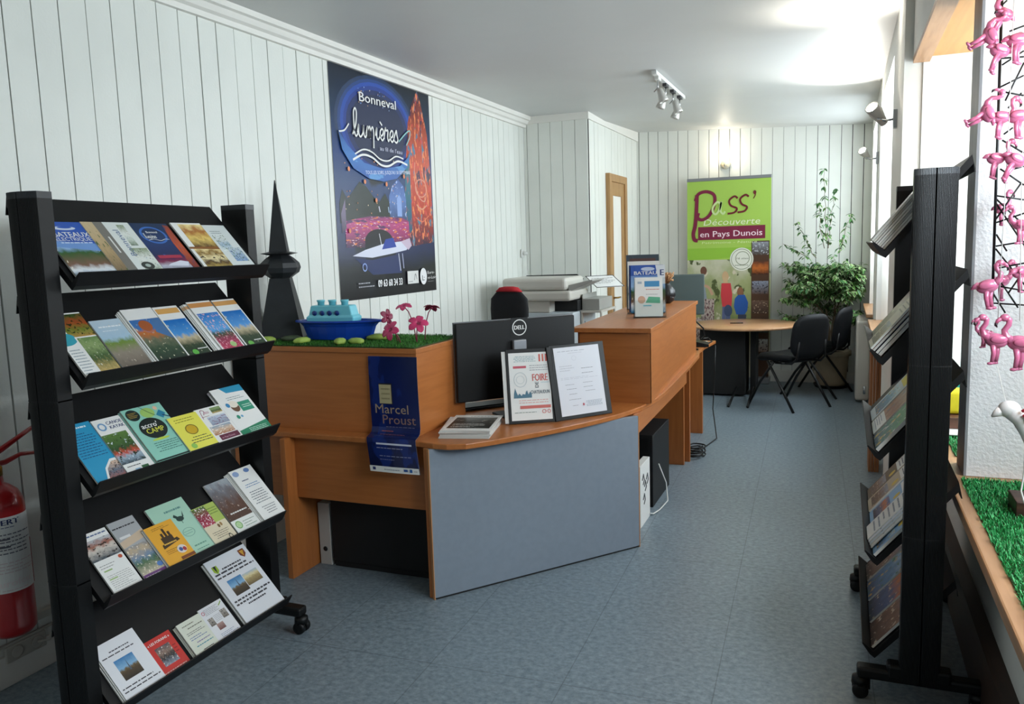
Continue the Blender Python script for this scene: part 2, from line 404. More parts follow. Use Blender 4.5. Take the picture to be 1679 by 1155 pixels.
W_D = wood_mat('door_oak','#9a7448','#b48c5a',2,.45); W_P = wood_mat('dark_plank','#2c1b11','#3a2417',1,.5); W_L = wood_mat('old_lath','#84502c','#a06a3d',2,.6)
BLK = mat('black_metal','#0b0b0d',.5, noise=.1, nscale=20, spec=.35); BLK2 = mat('black_plastic','#08090a',.45, spec=.35); BLKM = mat('black_matte','#101112',.7)
GREYP = mat('grey_laminate','#7d8894',.5, noise=.03, nscale=30)
CHROME = mat('chrome','#c9cbcd',.15,1); ALU = mat('aluminium','#a9acb0',.35,.9); SILV = mat('silver_plastic','#9ea2a8',.35,.4)
WPL = mat('white_plastic','#dcdcd8',.35); CREAM = mat('cream_plastic','#c9c2ae',.45)
CLOTH = mat('black_fabric','#0f1114',.85, bump=.4, bscale=300); 

# ================================================================== the room
GND = MB().box((-8,-8,-.30),(14,18,-.12)); struct('ground', GND, mat('street_asphalt','#77776f',.9))
fl = MB().box((-3.2,-1.5,-.1),(.95,9.9,0)); struct('floor', fl, FLOOR)
cl = MB(); zc = [(-3.2,-1.5,2.85),(.62,-1.5,2.85),(.62,7.6,2.85),(-3.2,7.6,2.87),(.62,9.9,2.79),(-3.2,9.9,2.96)]
cl.add(zc+[(x,y,3.05) for x,y,z in zc], [(0,3,2,1),(3,5,4,2),(6,7,8,9),(9,8,10,11),(0,1,7,6),(5,3,9,11),(3,0,6,9),(4,5,11,10),(1,2,8,7),(2,4,10,8)])
struct('ceiling', cl, CEIL)

def boards(a, b, z0, z1, pitch, seed, off=0, back=.05, skip=()):
    """painted upright boards on a dark backing; a,b = ends (x,y); the boards face the left hand side of a->b"""
    r = random.Random(seed); mb = MB(); L = sqrt((b[0]-a[0])**2+(b[1]-a[1])**2); dx,dy = (b[0]-a[0])/L,(b[1]-a[1])/L; nx,ny = -dy,dx
    P = lambda s,d,z: (a[0]+dx*s+nx*d, a[1]+dy*s+ny*d, z)
    def slab(s0,s1,d0,d1,zz0,zz1,mi):
        mb.add([P(s0,d0,zz0),P(s1,d0,zz0),P(s1,d0,zz1),P(s0,d0,zz1),P(s0,d1,zz0),P(s1,d1,zz0),P(s1,d1,zz1),P(s0,d1,zz1)],
               [(0,1,2,3),(4,7,6,5),(0,4,5,1),(1,5,6,2),(2,6,7,3),(3,7,4,0)],mi)
    slab(0,L,-back,-.012,z0,z1,1)
    s = -off
    while s < L:
        g = r.choice([.003,.0045,.006,.0075]); wj = r.uniform(-.006,.006)
        s0 = max(0,s+g/2); s1 = min(L, s+pitch+wj-g/2)
        if s1-s0 > .004: slab(s0,s1,-.012,r.uniform(-.0012,.0008),z0,z1,0)
        s += pitch+wj
    return mb
# boards face the room: walk each wall so that the room lies on the left
struct('wall_left', boards((-2.93,7.6),(-2.93,-1.3),.0,2.87,.127,3), [PAINT,GAP])
struct('wall_alcove', boards((-2.28,7.6),(-2.93,7.6),.0,2.88,.122,5), [PAINT,GAP])
struct('wall_passage', boards((-2.28,9.6),(-2.28,7.6),.0,2.97,.125,6), [PAINT,GAP])
struct('wall_back', boards((.62,9.6),(-2.28,9.6),.0,2.96,.116,8,off=.03), [PAINT,GAP])
struct('wall_front', MB().box((-3.2,-1.45,0),(-2.05,-1.3,2.86)).box((.15,-1.45,0),(.95,-1.3,2.86)).box((-2.05,-1.45,2.5),(.15,-1.3,2.86)), PAINT2)
# the street door behind the camera
d = MB().box((-2.05,-1.42,0),(-1.97,-1.34,2.5)).box((.07,-1.42,0),(.15,-1.34,2.5)).box((-1.97,-1.42,2.42),(.07,-1.34,2.5)).box((-1.97,-1.42,0),(.07,-1.34,.12)).box((-.98,-1.42,.12),(-.9,-1.34,2.42))
dr = struct('door_2', d, ALU); struct('door_glass', MB().box((-1.97,-1.385,.12),(.07,-1.379,2.42)), GLASS, parent=dr)
# right wall: piers, lintels, window parapets
wr = MB()
wr.box((.26,4.6,0),(.62,5.55,2.86)).box((.26,7.45,0),(.62,8.0,2.86)).box((.26,9.3,0),(.62,9.62,2.86))
wr.box((.26,5.55,2.68),(.62,7.45,2.86)).box((.26,8.0,2.68),(.62,9.3,2.86))
wr.box((.30,5.55,0),(.62,7.45,.88)).box((.30,8.0,0),(.62,9.3,.88))
wr.box((.50,-1.3,0),(.62,4.59,.66))                      # parapet under the display shelf
wr.box((.30,-1.3,2.46),(.36,4.59,2.86))                   # header board over the display bay
struct('wall_right', wr, PAINT2)
struct('wall_display_end', MB().box((.345,4.592,.0),(1.35,4.75,2.86)), PAINT2)
struct('wall_display_near', MB().box((.34,-1.45,.0),(1.35,-1.3,2.86)), PAINT2)
struct('wall_display_outer', MB().box((.62,-1.3,-.1),(1.25,4.6,.66)).box((1.18,-1.3,2.40),(1.25,4.6,2.9)), PAINT2)
struct('ceiling_display', MB().box((.362,-1.3,2.47),(1.25,4.59,2.52)), W_O)
struct('trim_1', MB().box((.298,-1.3,2.445),(.372,4.588,2.47)), W_S)
# window frames with glass
def window(n, y0, y1, z0, z1, x, mull=1, fr=.05):
    mb = MB(); mb.box((x-.03,y0,z0),(x+.03,y0+fr,z1)).box((x-.03,y1-fr,z0),(x+.03,y1,z1)).box((x-.03,y0+fr,z0),(x+.03,y1-fr,z0+fr)).box((x-.03,y0+fr,z1-fr),(x+.03,y1-fr,z1))
    for k in range(mull):
        ym = y0+(y1-y0)*(k+1)/(mull+1); mb.box((x-.03,ym-fr/2,z0+fr),(x+.03,ym+fr/2,z1-fr))
    f = struct('window_%d'%n, mb, WPL)
    struct('window_glass', MB().box((x-.004,y0+fr,z0+fr),(x+.004,y1-fr,z1-fr)), GLASS, parent=f)
    return f
window(1, -1.3, 4.6, .66, 2.40, 1.215, 2)
window(2, 5.55, 7.45, .88, 2.68, .55)
window(3, 8.0, 9.3, .88, 2.68, .55)
hb = MB().box((.26,7.43,.88),(.30,7.47,2.68)).box((.255,7.9,.88),(.30,8.02,2.68)); struct('trim_2', hb, WPL)
# casement opened into the room on the first window
cs = MB().box((.345,7.30,.95),(.37,7.36,2.60)).box((.345,6.80,.95),(.37,6.86,2.60)).box((.345,6.86,.95),(.37,7.30,1.01)).box((.345,6.86,2.54),(.37,7.30,2.60))
cs = struct('window_casement', cs, WPL); struct('casement_glass', MB().box((.354,6.86,1.01),(.361,7.30,2.54)), GLASS, parent=cs)
struct('casement_handle', MB().box((.32,6.82,1.50),(.345,6.85,1.53)).box((.31,6.82,1.505),(.325,6.94,1.525)), BLK2, parent=cs)
# sill boards
struct('windowsill_2', MB().box((.20,5.5,.88),(.56,7.5,.91)), W_S, bevel=.004); struct('windowsill_3', MB().box((.20,7.95,.88),(.56,9.35,.91)), W_S, bevel=.004)
# cornice
cor = MB().extr([(-2.93,2.765),(-2.905,2.765),(-2.90,2.79),(-2.88,2.80),(-2.865,2.825),(-2.845,2.83),(-2.845,2.875),(-2.93,2.875)],-1.3,7.6)
struct('trim_3', cor, PAINT2)
struct('trim_4', MB().box((-2.28,7.6,2.80),(-2.262,9.6,2.97)).box((-2.93,7.585,2.80),(-2.262,7.602,2.90)), PAINT2)
struct('baseboard_left', MB().box((-2.93,-1.3,0),(-2.915,7.6,.12)), PAINT2, bevel=.003)
struct('baseboard_back', MB().box((-2.28,9.585,0),(.26,9.6,.13)), PAINT2, bevel=.003)
struct('baseboard_passage', MB().box((-2.28,7.6,0),(-2.265,8.2,.13)), PAINT2, bevel=.003)
# the door in the passage wall: brown frame, glazed pale panel, handle
dm = MB().box((-2.28,8.22,0),(-2.235,8.30,2.34)).box((-2.28,8.86,0),(-2.235,8.95,2.34)).box((-2.28,8.30,2.26),(-2.235,8.86,2.34))
D1 = struct('door_1', dm, W_D, bevel=.004)
lf = MB().box((-2.275,8.30,.01),(-2.25,8.40,2.26)).box((-2.275,8.76,.01),(-2.25,8.86,2.26)).box((-2.275,8.40,2.12),(-2.25,8.76,2.26)).box((-2.275,8.40,.01),(-2.25,8.76,.75))
struct('door_leaf', lf, W_D, parent=D1, bevel=.003)
struct('door_panel', MB().box((-2.27,8.40,.75),(-2.262,8.76,2.12)), PAINT2, parent=D1)
struct('door_handle', MB().tube([(-2.25,8.35,1.05),(-2.20,8.35,1.05),(-2.20,8.45,1.05)],.009), mat('brass','#9a7a3c',.3,.9), parent=D1)
# display shelf of the bay
sh = MB().prism([(.375,-1.3),(1.20,-1.3),(1.20,4.59),(.375,4.59)],.66,.70)
struct('display_shelf', sh, W_S, bevel=.006)
struct('trim_5', MB().box((.45,-1.3,0),(.50,4.6,.24)), W_P)
# partition standing in the bay: grey edge, rough white face
pt = thing('display_partition','white roughcast partition panel with a grey edge standing on the display shelf','partition',(.44,3.37,.70))
build('panel', MB().box((.441,3.368,.702),(1.16,3.56,2.46)), TEXW, pt, world=True)
build('edge_strip', MB().box((.432,3.366,.702),(.441,3.562,2.46)), mat('grey_wood_edge','#8d8f92',.5,noise=.12,nscale=6,stretch=(4,4,.6)), pt, world=True)['label'] = 'grey edge strip'
# ================================================================== the two brochure racks
ZL_L = [1.54,1.235,.897,.53,.165]; ZL_R = [1.555,1.195,.865,.49,.15]
def rack(label, side, xl, y0, y1, ZL, rise):
    """side=+1: shelves face +x. xl = x of the shelf's lower edge, the shelf climbs .24 away from it"""
    run = .24; xb = xl - side*run; po = .068 if side > 0 else .078; px0, px1 = sorted((xl-side*po, xl-side*(po+.125))); xc = (px0+px1)/2
    root = thing('brochure_rack', label, 'rack', (xc,(y0+y1)/2,0))
    n = V((rise,0,run)).normalized(); nx, nz = n.x*side, n.z
    for zl in ZL:
        t = .004; lip = .045
        prof = [(xl,zl),(xl+nx*lip,zl+nz*lip),(xl+nx*lip+.003*side,zl+nz*lip-.003),(xl+.012*side,zl-.012),(xl-.004*side,zl-.024),(xb-nx*.012,zl+rise-.028),(xb-.012*side,zl+rise-.055),(xb-.016*side,zl+rise-.055),(xb-.004*side,zl+rise)]
        sh = MB().extr(prof, y0, y1)
        build('shelf', sh, BLK, root, world=True)
    px0_, px1_ = px0, px1
    for yy,sg in ((y0-.004 if side > 0 else y0-.012,-1),(y1+.035 if side > 0 else y1+.012,1)):
        ya, yb = (yy-.05,yy) if sg < 0 else (yy,yy+.05)
        if side > 0: px0, px1 = (px0_+.025,px1_+.025) if sg < 0 else (px0_-.025,px1_-.025)
        xc = (px0+px1)/2
        mb = MB(); N = 60; out = []
        # rounded outer face with fine vertical ribs
        for k in range(N+1):
            q = k/N; x = px0+(px1-px0)*q; bul = .017*(1-(2*q-1)**2); rb = .0013*(k%2); 
            if k == N//2: rb = -.006
            out.append((x, (ya-bul-rb) if sg < 0 else (yb+bul+rb)))
        inner = [(px1,yb),(px0,yb)] if sg < 0 else [(px1,ya),(px0,ya)]
        mb.prism(out+inner, .09, 1.79)
        post = build('post', mb, BLK2, root, world=True)
        cap = MB().prism([(x+(x-xc)*.02,y) for x,y in out]+inner, 1.79, 1.81)
        build('cap', cap, mat('dark_cap','#2a2d31',.35), post, world=True)
        for zz in (.60,1.18):
            build('joint', MB().prism([(x,y+(-.001 if sg<0 else .001)) for x,y in out]+inner, zz, zz+.004), BLKM, post, world=True)
        # foot bar with castors
        yc = (ya+yb)/2
        f = MB().box((xc-.195,yc-.028,.075),(xc+.195,yc+.028,.115)).box((xc-.10,yc-.03,.09),(xc+.10,yc+.03,.14))
        foot = build('foot', f, BLK2, root, world=True, bevel=.01)
        for sx in (-1,1):
            cx = xc+sx*.17; c = MB()
            for dy in (-.017,.017):
                M = Matrix.Translation((cx+sx*.012,yc+dy,.027))@Matrix.Rotation(pi/2,4,'X')
                w0 = len(c.v); c.lathe([(.012,-.011),(.025,-.011),(.027,-.006),(.027,.006),(.025,.011),(.012,.011)], seg=18); c.xf(M, w0)
            c.box((cx-.010,yc-.009,.03),(cx+.020,yc+.009,.078)); c.lathe([(.03,.045),(.028,.07),(.012,.078)], (cx+sx*.012,yc,0), 16)
            build('castor', c, BLK2, foot, world=True)
    return root
rack('black five-tier brochure rack on castors facing right beside the fire extinguisher', 1, -2.14, 1.757, 2.625, ZL_L, .265)
rack('black brochure rack seen end-on between the aisle and the display window', -1, .125, 2.965, 3.82, ZL_R, .295)

def shelf_frame(side, xl, zl, rise, y, s, off, tw=0):
    up = V((-.24*side,0,rise)).normalized(); xax = V((0,side,0)); n = xax.cross(up)
    o = V((xl,y,zl))+up*s+n*off
    M = Matrix(((xax.x,up.x,n.x,o.x),(xax.y,up.y,n.y,o.y),(xax.z,up.z,n.z,o.z),(0,0,0,1)))
    return M@Matrix.Rotation(radians(tw),4,'Z')
def leaflet(label, w, h, t, base, elems, M, cat='brochure', name='brochure', group=None, side=None, **k):
    mb, mats = sheet(w, h, t, base, elems, side=side, **k)
    o = build(name, mb, mats, M=M); tag(o, label, cat, group); return o
WH = '#e6e6e3'
# printed pictures
P_lake = pic('print_lake',[(.0,'#1c6f9a'),(.16,'#d9dde0'),(.24,'#7a5a49'),(.45,'#2f5a2a'),(.55,'#8fb0d8'),(1,'#2f63b5')],6,.09,[('#e0d9c8',9,.66)])
P_stone = pic('print_stone',[(0,'#6b5a45'),(.5,'#b59c73'),(1,'#c9b48f')],7,.2,[('#3c5a2c',6,.6)])
P_eye = pic('print_garden',[(0,'#6c7f6a'),(.3,'#c9d2c6'),(.6,'#dfe2dc'),(1,'#7d8f6c')],9,.25,[('#4e3a2a',10,.62),('#8ca4c0',7,.66)])
P_night = pic('print_night',[(0,'#10142a'),(.16,'#b7b9c8'),(.24,'#7c2347'),(.36,'#222a55'),(.6,'#1e3768'),(1,'#183050')],5,.07,[('#3a66a8',4,.66)])
P_gold = pic('print_halls',[(0,'#d9bd62'),(.35,'#4a2f1c'),(.55,'#e8d9a6'),(.8,'#8c6a2d'),(1,'#f0dca0')],4,.3,[('#2b1a10',6,.6)])
P_vill = pic('print_village',[(0,'#dfe6df'),(.4,'#9db6c9'),(.7,'#cfd6d4'),(1,'#dfe5e2')],7,.3,[('#4f6f4d',9,.58),('#6b5a4c',12,.62)])
P_food = pic('print_pots',[(0,'#b08a4a'),(.3,'#6d7e33'),(.6,'#a14a26'),(1,'#3d5426')],5,.3,[('#26331a',8,.58)])
P_strm = pic('print_stream',[(0,'#c2a869'),(.4,'#3f5a34'),(.75,'#8ba06a'),(1,'#6f8c55')],8,.3,[('#e4e2d4',12,.64)])
P_rock = pic('print_moor',[(0,'#5c5148'),(.35,'#8f8577'),(.55,'#6f8a3c'),(.64,'#a3c0d4'),(1,'#b9cbd8')],8,.1,[('#cfc3b4',14,.66)])
P_town = pic('print_town',[(0,'#1f2c24'),(.3,'#3a4f3b'),(.5,'#6c6f5a'),(.7,'#c06d33'),(.8,'#4572a8'),(1,'#3b6dad')],7,.2,[('#d9cdb2',11,.63)])
P_abbey = pic('print_abbey',[(0,'#2c3f2c'),(.3,'#30402c'),(.5,'#c2b494'),(.6,'#4f93d2'),(1,'#1f6ab6')],6,.13,[('#d8ccb0',10,.66)])
P_flow = pic('print_flowers',[(0,'#c23a5c'),(.3,'#8d3350'),(.42,'#3b4b2b'),(.55,'#5ba1da'),(1,'#2d77c2')],8,.14,[('#e8b4bc',16,.58)])
P_canoe = pic('print_canoe',[(0,'#3e4c56'),(.22,'#9cb0c0'),(.35,'#c04a33'),(.5,'#31502c'),(1,'#5f8040')],7,.2,[('#c9d4dc',9,.62),('#213018',8,.6)])
P_group = pic('print_group',[(0,'#b06a5a'),(.5,'#5a6a7c'),(1,'#d6b7a0')],8,.35,[('#3c2a2a',9,.56)])
P_horse = pic('print_fields',[(0,'#a66a42'),(.5,'#d0b49a'),(1,'#8aa0b4')],6,.3,[('#efe6dc',8,.58)])
P_brown = pic('print_brown',[(0,'#3a2a22'),(.5,'#5b3d30'),(.8,'#6c6a70'),(1,'#98a0a8')],6,.25,[('#b8a69a',14,.64)])
P_radish = pic('print_radish',[(0,'#a8324a'),(.5,'#8a1f3a'),(1,'#4b6e2c')],6,.25,[('#e9dadf',9,.56)])
P_church = pic('print_church',[(0,'#2a231a'),(.35,'#4c3d28'),(.45,'#6a5a3c'),(.55,'#86b4d6'),(1,'#2f78b2')],7,.13)
P_sepia = pic('print_sepia',[(0,'#6b5a3c'),(.5,'#a89568'),(.7,'#dccf9f'),(1,'#a9bccb')],8,.2)
P_hall = pic('print_potters',[(0,'#cdbfa9'),(.4,'#4a6a4a'),(.6,'#6f86a0'),(.85,'#b8a58a'),(1,'#8e8f92')],7,.2,[('#e8dfce',12,.6)])
P_still = pic('print_table',[(0,'#3d4a55'),(.5,'#cfc7bd'),(.7,'#9a5c48'),(1,'#b8bcc0')],6,.3,[('#26221f',8,.58)])
P_folk = pic('print_singers',[(0,'#8a94a4'),(.4,'#1e1c20'),(.7,'#8c7468'),(1,'#4a4650')],7,.3,[('#d8d0c8',8,.6)])
P_gray = pic('print_portrait',[(0,'#6a625c'),(1,'#b0aaa2')],5,.4,[('#2a2624',6,.55)])

SL = lambda k,y,off=.004,s=.003,tw=0: shelf_frame(1,-2.14,ZL_L[k],.265,y,s,off,tw)
T = .006
BL, NV, GN = '#2547a0','#1c2e63','#2c7f57'
# tier 1 (top)
leaflet('blue sky brochure titled BATEAUX ELECTRIQUES, leftmost on the top tier of the left rack', .172,.241,T, P_lake,
 [('r',0,.56,1,1,'#2c56ae'),('p',[(0,.56),(1,.46),(1,.60),(0,.66)],'#6f96cf'),('e',.48,.885,.24,.035,'#c8d2e4'),('e',.5,.90,.15,.02,'#2c56ae'),('t','BATEAUX',.16,.73,.021,WH,{'b':.02,'w':.76}),('t','ELECTRIQUES',.14,.655,.016,WH,{'w':.8}),('l',0.200,0.590,0.970,0.652,1,'#cdd9ec')], SL(0,1.863))
leaflet('brochure with a grey band titled Bonneval turned sideways, second on the top tier', .190,.241,T, WH,
 [('r',0,0,.24,1,P_stone),('r',.24,0,.44,1,'#77746d'),('r',.44,0,1,1,'#d8ddd9'),('r',.70,.55,.86,.95,P_eye),('r',.6,.03,.98,.5,P_eye),('t','Bonneval',.66,.36,.024,'#44618c',{'ro':90}),('r',0.335,0.420,0.370,0.720,'#dcdcd6'),('e',.72,.17,.14,.07,'#3b3f3a'),('e',.72,.17,.06,.03,'#a9b7ae')], SL(0,2.028,.007))
leaflet('dark blue Bonneval lumières brochure with a boat at night, third on the top tier', .170,.242,T, P_night,
 [('ring',.42,.76,.34,.17,.16,'#3b6bb8'),('p',[(.8,.1),(1,.05),(1,.95),(.86,.97),(.78,.6)],pic('print_redtower',[(0,'#6d2b2b'),(.5,'#c0552f'),(1,'#8a3a2c')],8,.3,[('#2c4a7a',7,.6)])),('t','Bonneval',.42,.80,.010,WH,{'a':'c','b':.02}),('script','lumières',.16,.70,.010,.0016,WH,0,.95),('s',[(.2,.66),(.35,.68),(.5,.65),(.65,.68),(.75,.67)],.002,WH),('p',[(.18,.16),(.72,.14),(.8,.22),(.6,.25),(.3,.20)],'#d7dae6'),('r',.1,.30,.72,.36,'#a8324a'),('t','09 63 60 34 33',.3,.03,.006,'#c8c8d0')], SL(0,2.213,.005))
leaflet('brochure with golden market-hall photos and a white margin, fourth on the top tier', .150,.245,T, WH,
 [('r',.1,.03,1,.46,P_gold),('r',.2,.48,1,.97,pic('print_gold_top',[(0,'#5b4023'),(.4,'#e3c36a'),(.7,'#a8672c'),(1,'#f0dd98')],4,.35)),('p',[(.0,.46),(1,.44),(1,.5),(0,.5)],'#8a5a2c')], SL(0,2.392,.008))
leaflet('pale grey brochure with small village photos, rightmost on the top tier', .122,.240,T, '#d3d9d7',
 [('r',.12,.42,.62,.78,P_vill),('r',.32,.2,.9,.5,pic('print_blue_village',[(0,'#7f9fc4'),(1,'#c0ccd2')],8,.4,[('#35507a',9,.56),('#5b7f4a',8,.6)])),('l',.15,.80,.7,.88,2,'#7a8a8a'),('l',0.450,0.040,0.930,0.110,1,'#4d6f66')], SL(0,2.535))
# tier 2
leaflet('narrow white and green leaflet with red pots at its top, leftmost on the second tier', .135,.262,T, WH,
 [('r',.30,.62,1,.98,P_food),('r',.42,.06,1,.60,P_strm),('e',.10,.60,.34,.10,'#3a9fb0'),('l',.04,.05,.36,.45,9,'#8a98a0'),('r',.40,0,.44,.62,'#e6e6e3')], SL(1,1.843))
leaflet('brochure showing a grassy path under a pale sky, second on the second tier', .120,.219,T, P_rock,
 [('l',0.160,0.820,0.955,0.905,1,'#e8ecf0'),('l',.2,.76,.8,.80,1,'#dfe6ec')], SL(1,1.979))
for q in range(3):
    leaflet('white-topped leaflet in the stack under the church town leaflet on the second tier', .135,.238+.003*q,.003, WH, [('r',.05,.1,1,.8,P_town)], SL(1,2.109+.004*q,.002+.0035*q), group='leaflets under the town leaflet', name='leaflet', cat='leaflet')
leaflet('white-topped leaflet with an autumn church town photo, third on the second tier', .135,.246,.004, WH,
 [('r',.03,.02,1,.80,P_town),('p',[(.60,.55),(.74,.8),(1,.8),(1,.4)],'#4a72a2'),('e',.42,.68,.2,.10,'#a65a32')], SL(1,2.124,.014))
for q in range(2):
    leaflet('blue abbey leaflet in the pile with a green sticker, second tier', .118,.236,.003, WH, [('r',.05,.1,1,.8,P_abbey)], SL(1,2.257+.005*q,.004+.004*q), group='leaflets under the abbey leaflet', name='leaflet', cat='leaflet')
leaflet('leaflet with an orange band and an abbey under blue sky, fourth on second tier', .115,.243,.005, WH,
 [('r',.05,.02,.97,.74,P_abbey),('r',.05,.86,.97,.96,'#d8a45c'),('e',.38,.10,.12,.05,'#5fb04a'),('l',0.550,0.120,0.970,0.182,1,WH)], SL(1,2.252,.013))
for q in range(3):
    leaflet('orange-edged leaflet stacked under the flower leaflet on the second tier', .128,.246,.003, WH, [('r',0,.9,1,.96,'#c79a6a')], SL(1,2.402+.005*q,.003+.004*q), group='leaflets under the flower leaflet', name='leaflet', cat='leaflet')
leaflet('leaflet with an orange band and pink flowers under blue sky, fifth on the second tier', .122,.250,.004, WH,
 [('r',.06,.02,.95,.76,P_flow),('r',.0,.88,1,.97,'#cc8e52'),('e',.6,.12,.13,.05,'#9fc07c')], SL(1,2.424,.016))
leaflet('leaflet with an orange band and a creamy abbey photo, rightmost on the second tier', .125,.252,.008, WH,
 [('r',.05,.02,.95,.76,P_abbey),('r',.0,.88,1,.97,'#cf9a5c'),('e',.28,.09,.12,.05,'#69b04e'),('l',0.500,0.110,0.970,0.172,1,WH)], SL(1,2.564,.006))
# tier 3
leaflet('bright blue leaflet with white lines of print, leftmost on the third tier', .112,.235,T, '#2a93bd',
 [('l',.06,.42,.9,.85,10,'#1d4f7c'),('l',0.060,0.890,0.810,0.975,1,'#cfe6ef'),('p',[(.3,0),(1,0),(1,.34),(.8,.34),(.5,.22)],WH),('p',[(.38,0),(1,0),(1,.30),(.8,.30),(.55,.2)],P_group)], SL(2,1.835))
leaflet('canoe leaflet with a white top and a river photo, second on the third tier', .112,.228,T, WH,
 [('r',.0,.18,.88,.72,P_canoe),('t','CANOE',.42,.88,.013,NV,{'b':.03}),('t','KAYAK',.46,.80,.013,NV,{'b':.03}),('ring',.22,.86,.14,.07,.35,'#6c9ac4'),('l',.1,.10,.6,.15,1,'#555555'),('r',.55,.03,.8,.09,'#2f5f3c'),('r',.3,.03,.48,.07,'#8fb0cc')], SL(2,1.948,.008))
for q in range(2):
    leaflet('sea-green flyer stacked under the accro camp flyer on the third tier', .172,.238,.003, '#7fbfae', [], SL(2,2.100+.003*q,.003+.0035*q), group='flyers under the accro camp flyer', name='leaflet', cat='leaflet')
leaflet('sea-green flyer with a black disc reading accro CAMP, third on the third tier', .173,.239,.004, '#8cc7b6',
 [('e',.20,.88,.16,.10,'#1a2a28'),('l',.09,.83,.31,.93,4,'#c9a94a'),('e',.56,.87,.17,.09,'#9cc268'),('s',[(.45,1.0),(.58,.88),(.7,.8)],.002,'#2a3a38'),('e',.80,.92,.05,.035,'#e0b99a'),('p',[(.72,.80),(.86,.88),(.96,.80),(.84,.72)],'#2a7f9e'),('s',[(.86,.78),(1.0,.72)],.005,'#1f3b60'),('e',.45,.60,.32,.185,'#15201f'),('t','accro\'',.20,.62,.021,WH,{'b':.03}),('t','CAMP',.24,.52,.021,'#d8d84a',{'b':.01}),('e',.45,.40,.22,.02,'#b9d04a'),('l',.2,.18,.8,.36,5,'#3d6f68',1),('r',0,.05,1,.075,'#1d2d2b'),('l',.05,.01,.95,.04,1,'#e6e6e3')], SL(2,2.104,.011))
leaflet('small yellow leaflet with a sun emblem, fourth on the third tier', .140,.160,.004, '#e2dc58',
 [('l',.15,.80,.9,.93,2,'#8a8420'),('e',.5,.58,.2,.14,'#c9a520'),('ring',.5,.58,.2,.14,.15,'#7a6a20'),('l',.25,.2,.95,.40,3,'#4a4a3a',1),('r',.0,.0,1,.06,'#1f2a2a'),('e',.22,.16,.09,.07,'#8fbf5a')], SL(2,2.232,.018))
leaflet('small white Pass leaflet with country photos and a maroon label, fifth on the third tier', .134,.166,.005, WH,
 [('s',[(.12,.72),(.18,.94),(.3,.92),(.22,.82)],.0028,'#8a2a58'),('t','ass',.28,.84,.014,'#a23a68',{'sh':.25}),('r',.55,.80,.95,.96,P_strm),('r',.25,.5,.95,.74,pic('print_sky_bridge',[(0,'#8a94a8'),(1,'#bcc8d8')],6,.4,[('#7a4a68',7,.56)])),('r',.1,.24,.9,.48,P_horse),('r',.2,.08,.95,.22,'#5f2038'),('t','en Pays Dunois',.26,.12,.008,'#d6a8b8'),('l',.1,.75,.5,.79,1,'#7a2a4a')], SL(2,2.367,.014))
for q in range(3):
    leaflet('white leaflet stacked under the green and teal leaflet on the third tier', .168,.232,.003, WH, [('r',.0,.93,.3,1,'#b6a8b4')], SL(2,2.518+.003*q,.002+.0035*q), group='leaflets under the teal leaflet', name='leaflet', cat='leaflet')
leaflet('white leaflet with a teal corner and a green foot, rightmost on the third tier', .170,.233,.004, WH,
 [('p',[(.3,1),(1,1),(1,.86),(.42,.88)],'#2f93b8'),('l',.3,.72,.85,.80,2,'#7a8a8a'),('e',.38,.58,.13,.10,'#6a4a34'),('e',.38,.64,.14,.07,'#e8ded0'),('r',.52,.46,.92,.66,'#2d8f72'),('l',.6,.52,.88,.60,2,'#dfeee8'),('e',.2,.64,.06,.045,'#3d88b8'),('e',.26,.38,.05,.04,'#2d8f72'),('e',.38,.38,.035,.025,'#69a8cc'),('p',[(0,0),(1,0),(1,.2),(.0,.12)],'#22805c'),('l',.3,.04,.9,.13,3,'#cfe8dc')], SL(2,2.521,.014))
# tier 4
leaflet('white leaflet with a dark table photo at its top, leftmost on the fourth tier', .112,.232,T, WH,
 [('r',0,.55,1,.88,P_still),('l',0.080,0.910,0.965,0.980,1,'#5a6c94'),('l',.08,.40,.7,.48,2,'#9a9a98'),('r',.12,.36,.4,.38,'#8fae6a'),('l',.1,.06,.9,.30,8,'#a8a8a6'),('r',.12,.22,.4,.24,'#9cb878'),('e',.86,.50,.07,.03,'#c0583a')], SL(3,1.855))
leaflet('grey-topped leaflet with a crafts photo and a purple foot, second on the fourth tier', .108,.236,T, '#a7a9ac',
 [('r',0,.04,1,.55,P_hall),('p',[(0,.55),(1,.62),(1,.75),(0,.66)],'#c7b29a'),('l',0.050,0.850,0.950,0.920,1,'#26262a'),('r',.1,.7,.5,.74,'#d8d8d8'),('r',0,0,1,.07,'#6d3f7a'),('l',.05,.01,.9,.05,1,'#e2d8e6'),('e',.78,.14,.11,.04,'#5a80bc')], SL(3,1.974,.006))
leaflet('large pale green leaflet with a dark hen, behind the orange one on the fourth tier', .172,.233,.008, '#a5cdb8',
 [('l',0.360,0.790,0.840,0.898,1,'#5a8a84'),('e',.62,.66,.10,.045,'#1f3a34'),('p',[(.68,.66),(.78,.78),(.74,.68)],'#1f3a34'),('p',[(.56,.66),(.48,.72),(.53,.76),(.60,.70)],'#1f3a34'),('s',[(.62,.62),(.62,.57)],.002,'#1f3a34'),('ring',.60,.40,.16,.08,.12,'#83ac9a'),('l',.48,.36,.72,.44,2,'#83ac9a'),('l',0.500,0.110,0.970,0.188,1,'#6a9a86'),('l',.5,.05,.9,.1,1,'#6a9a86')], SL(3,2.168,.004))
for q in range(2):
    leaflet('white-edged leaflet stacked under the orange castle leaflet', .125,.163,.003, '#e2dfd6', [], SL(3,2.076+.003*q,.014+.0035*q), group='leaflets under the orange castle leaflet', name='leaflet', cat='leaflet')
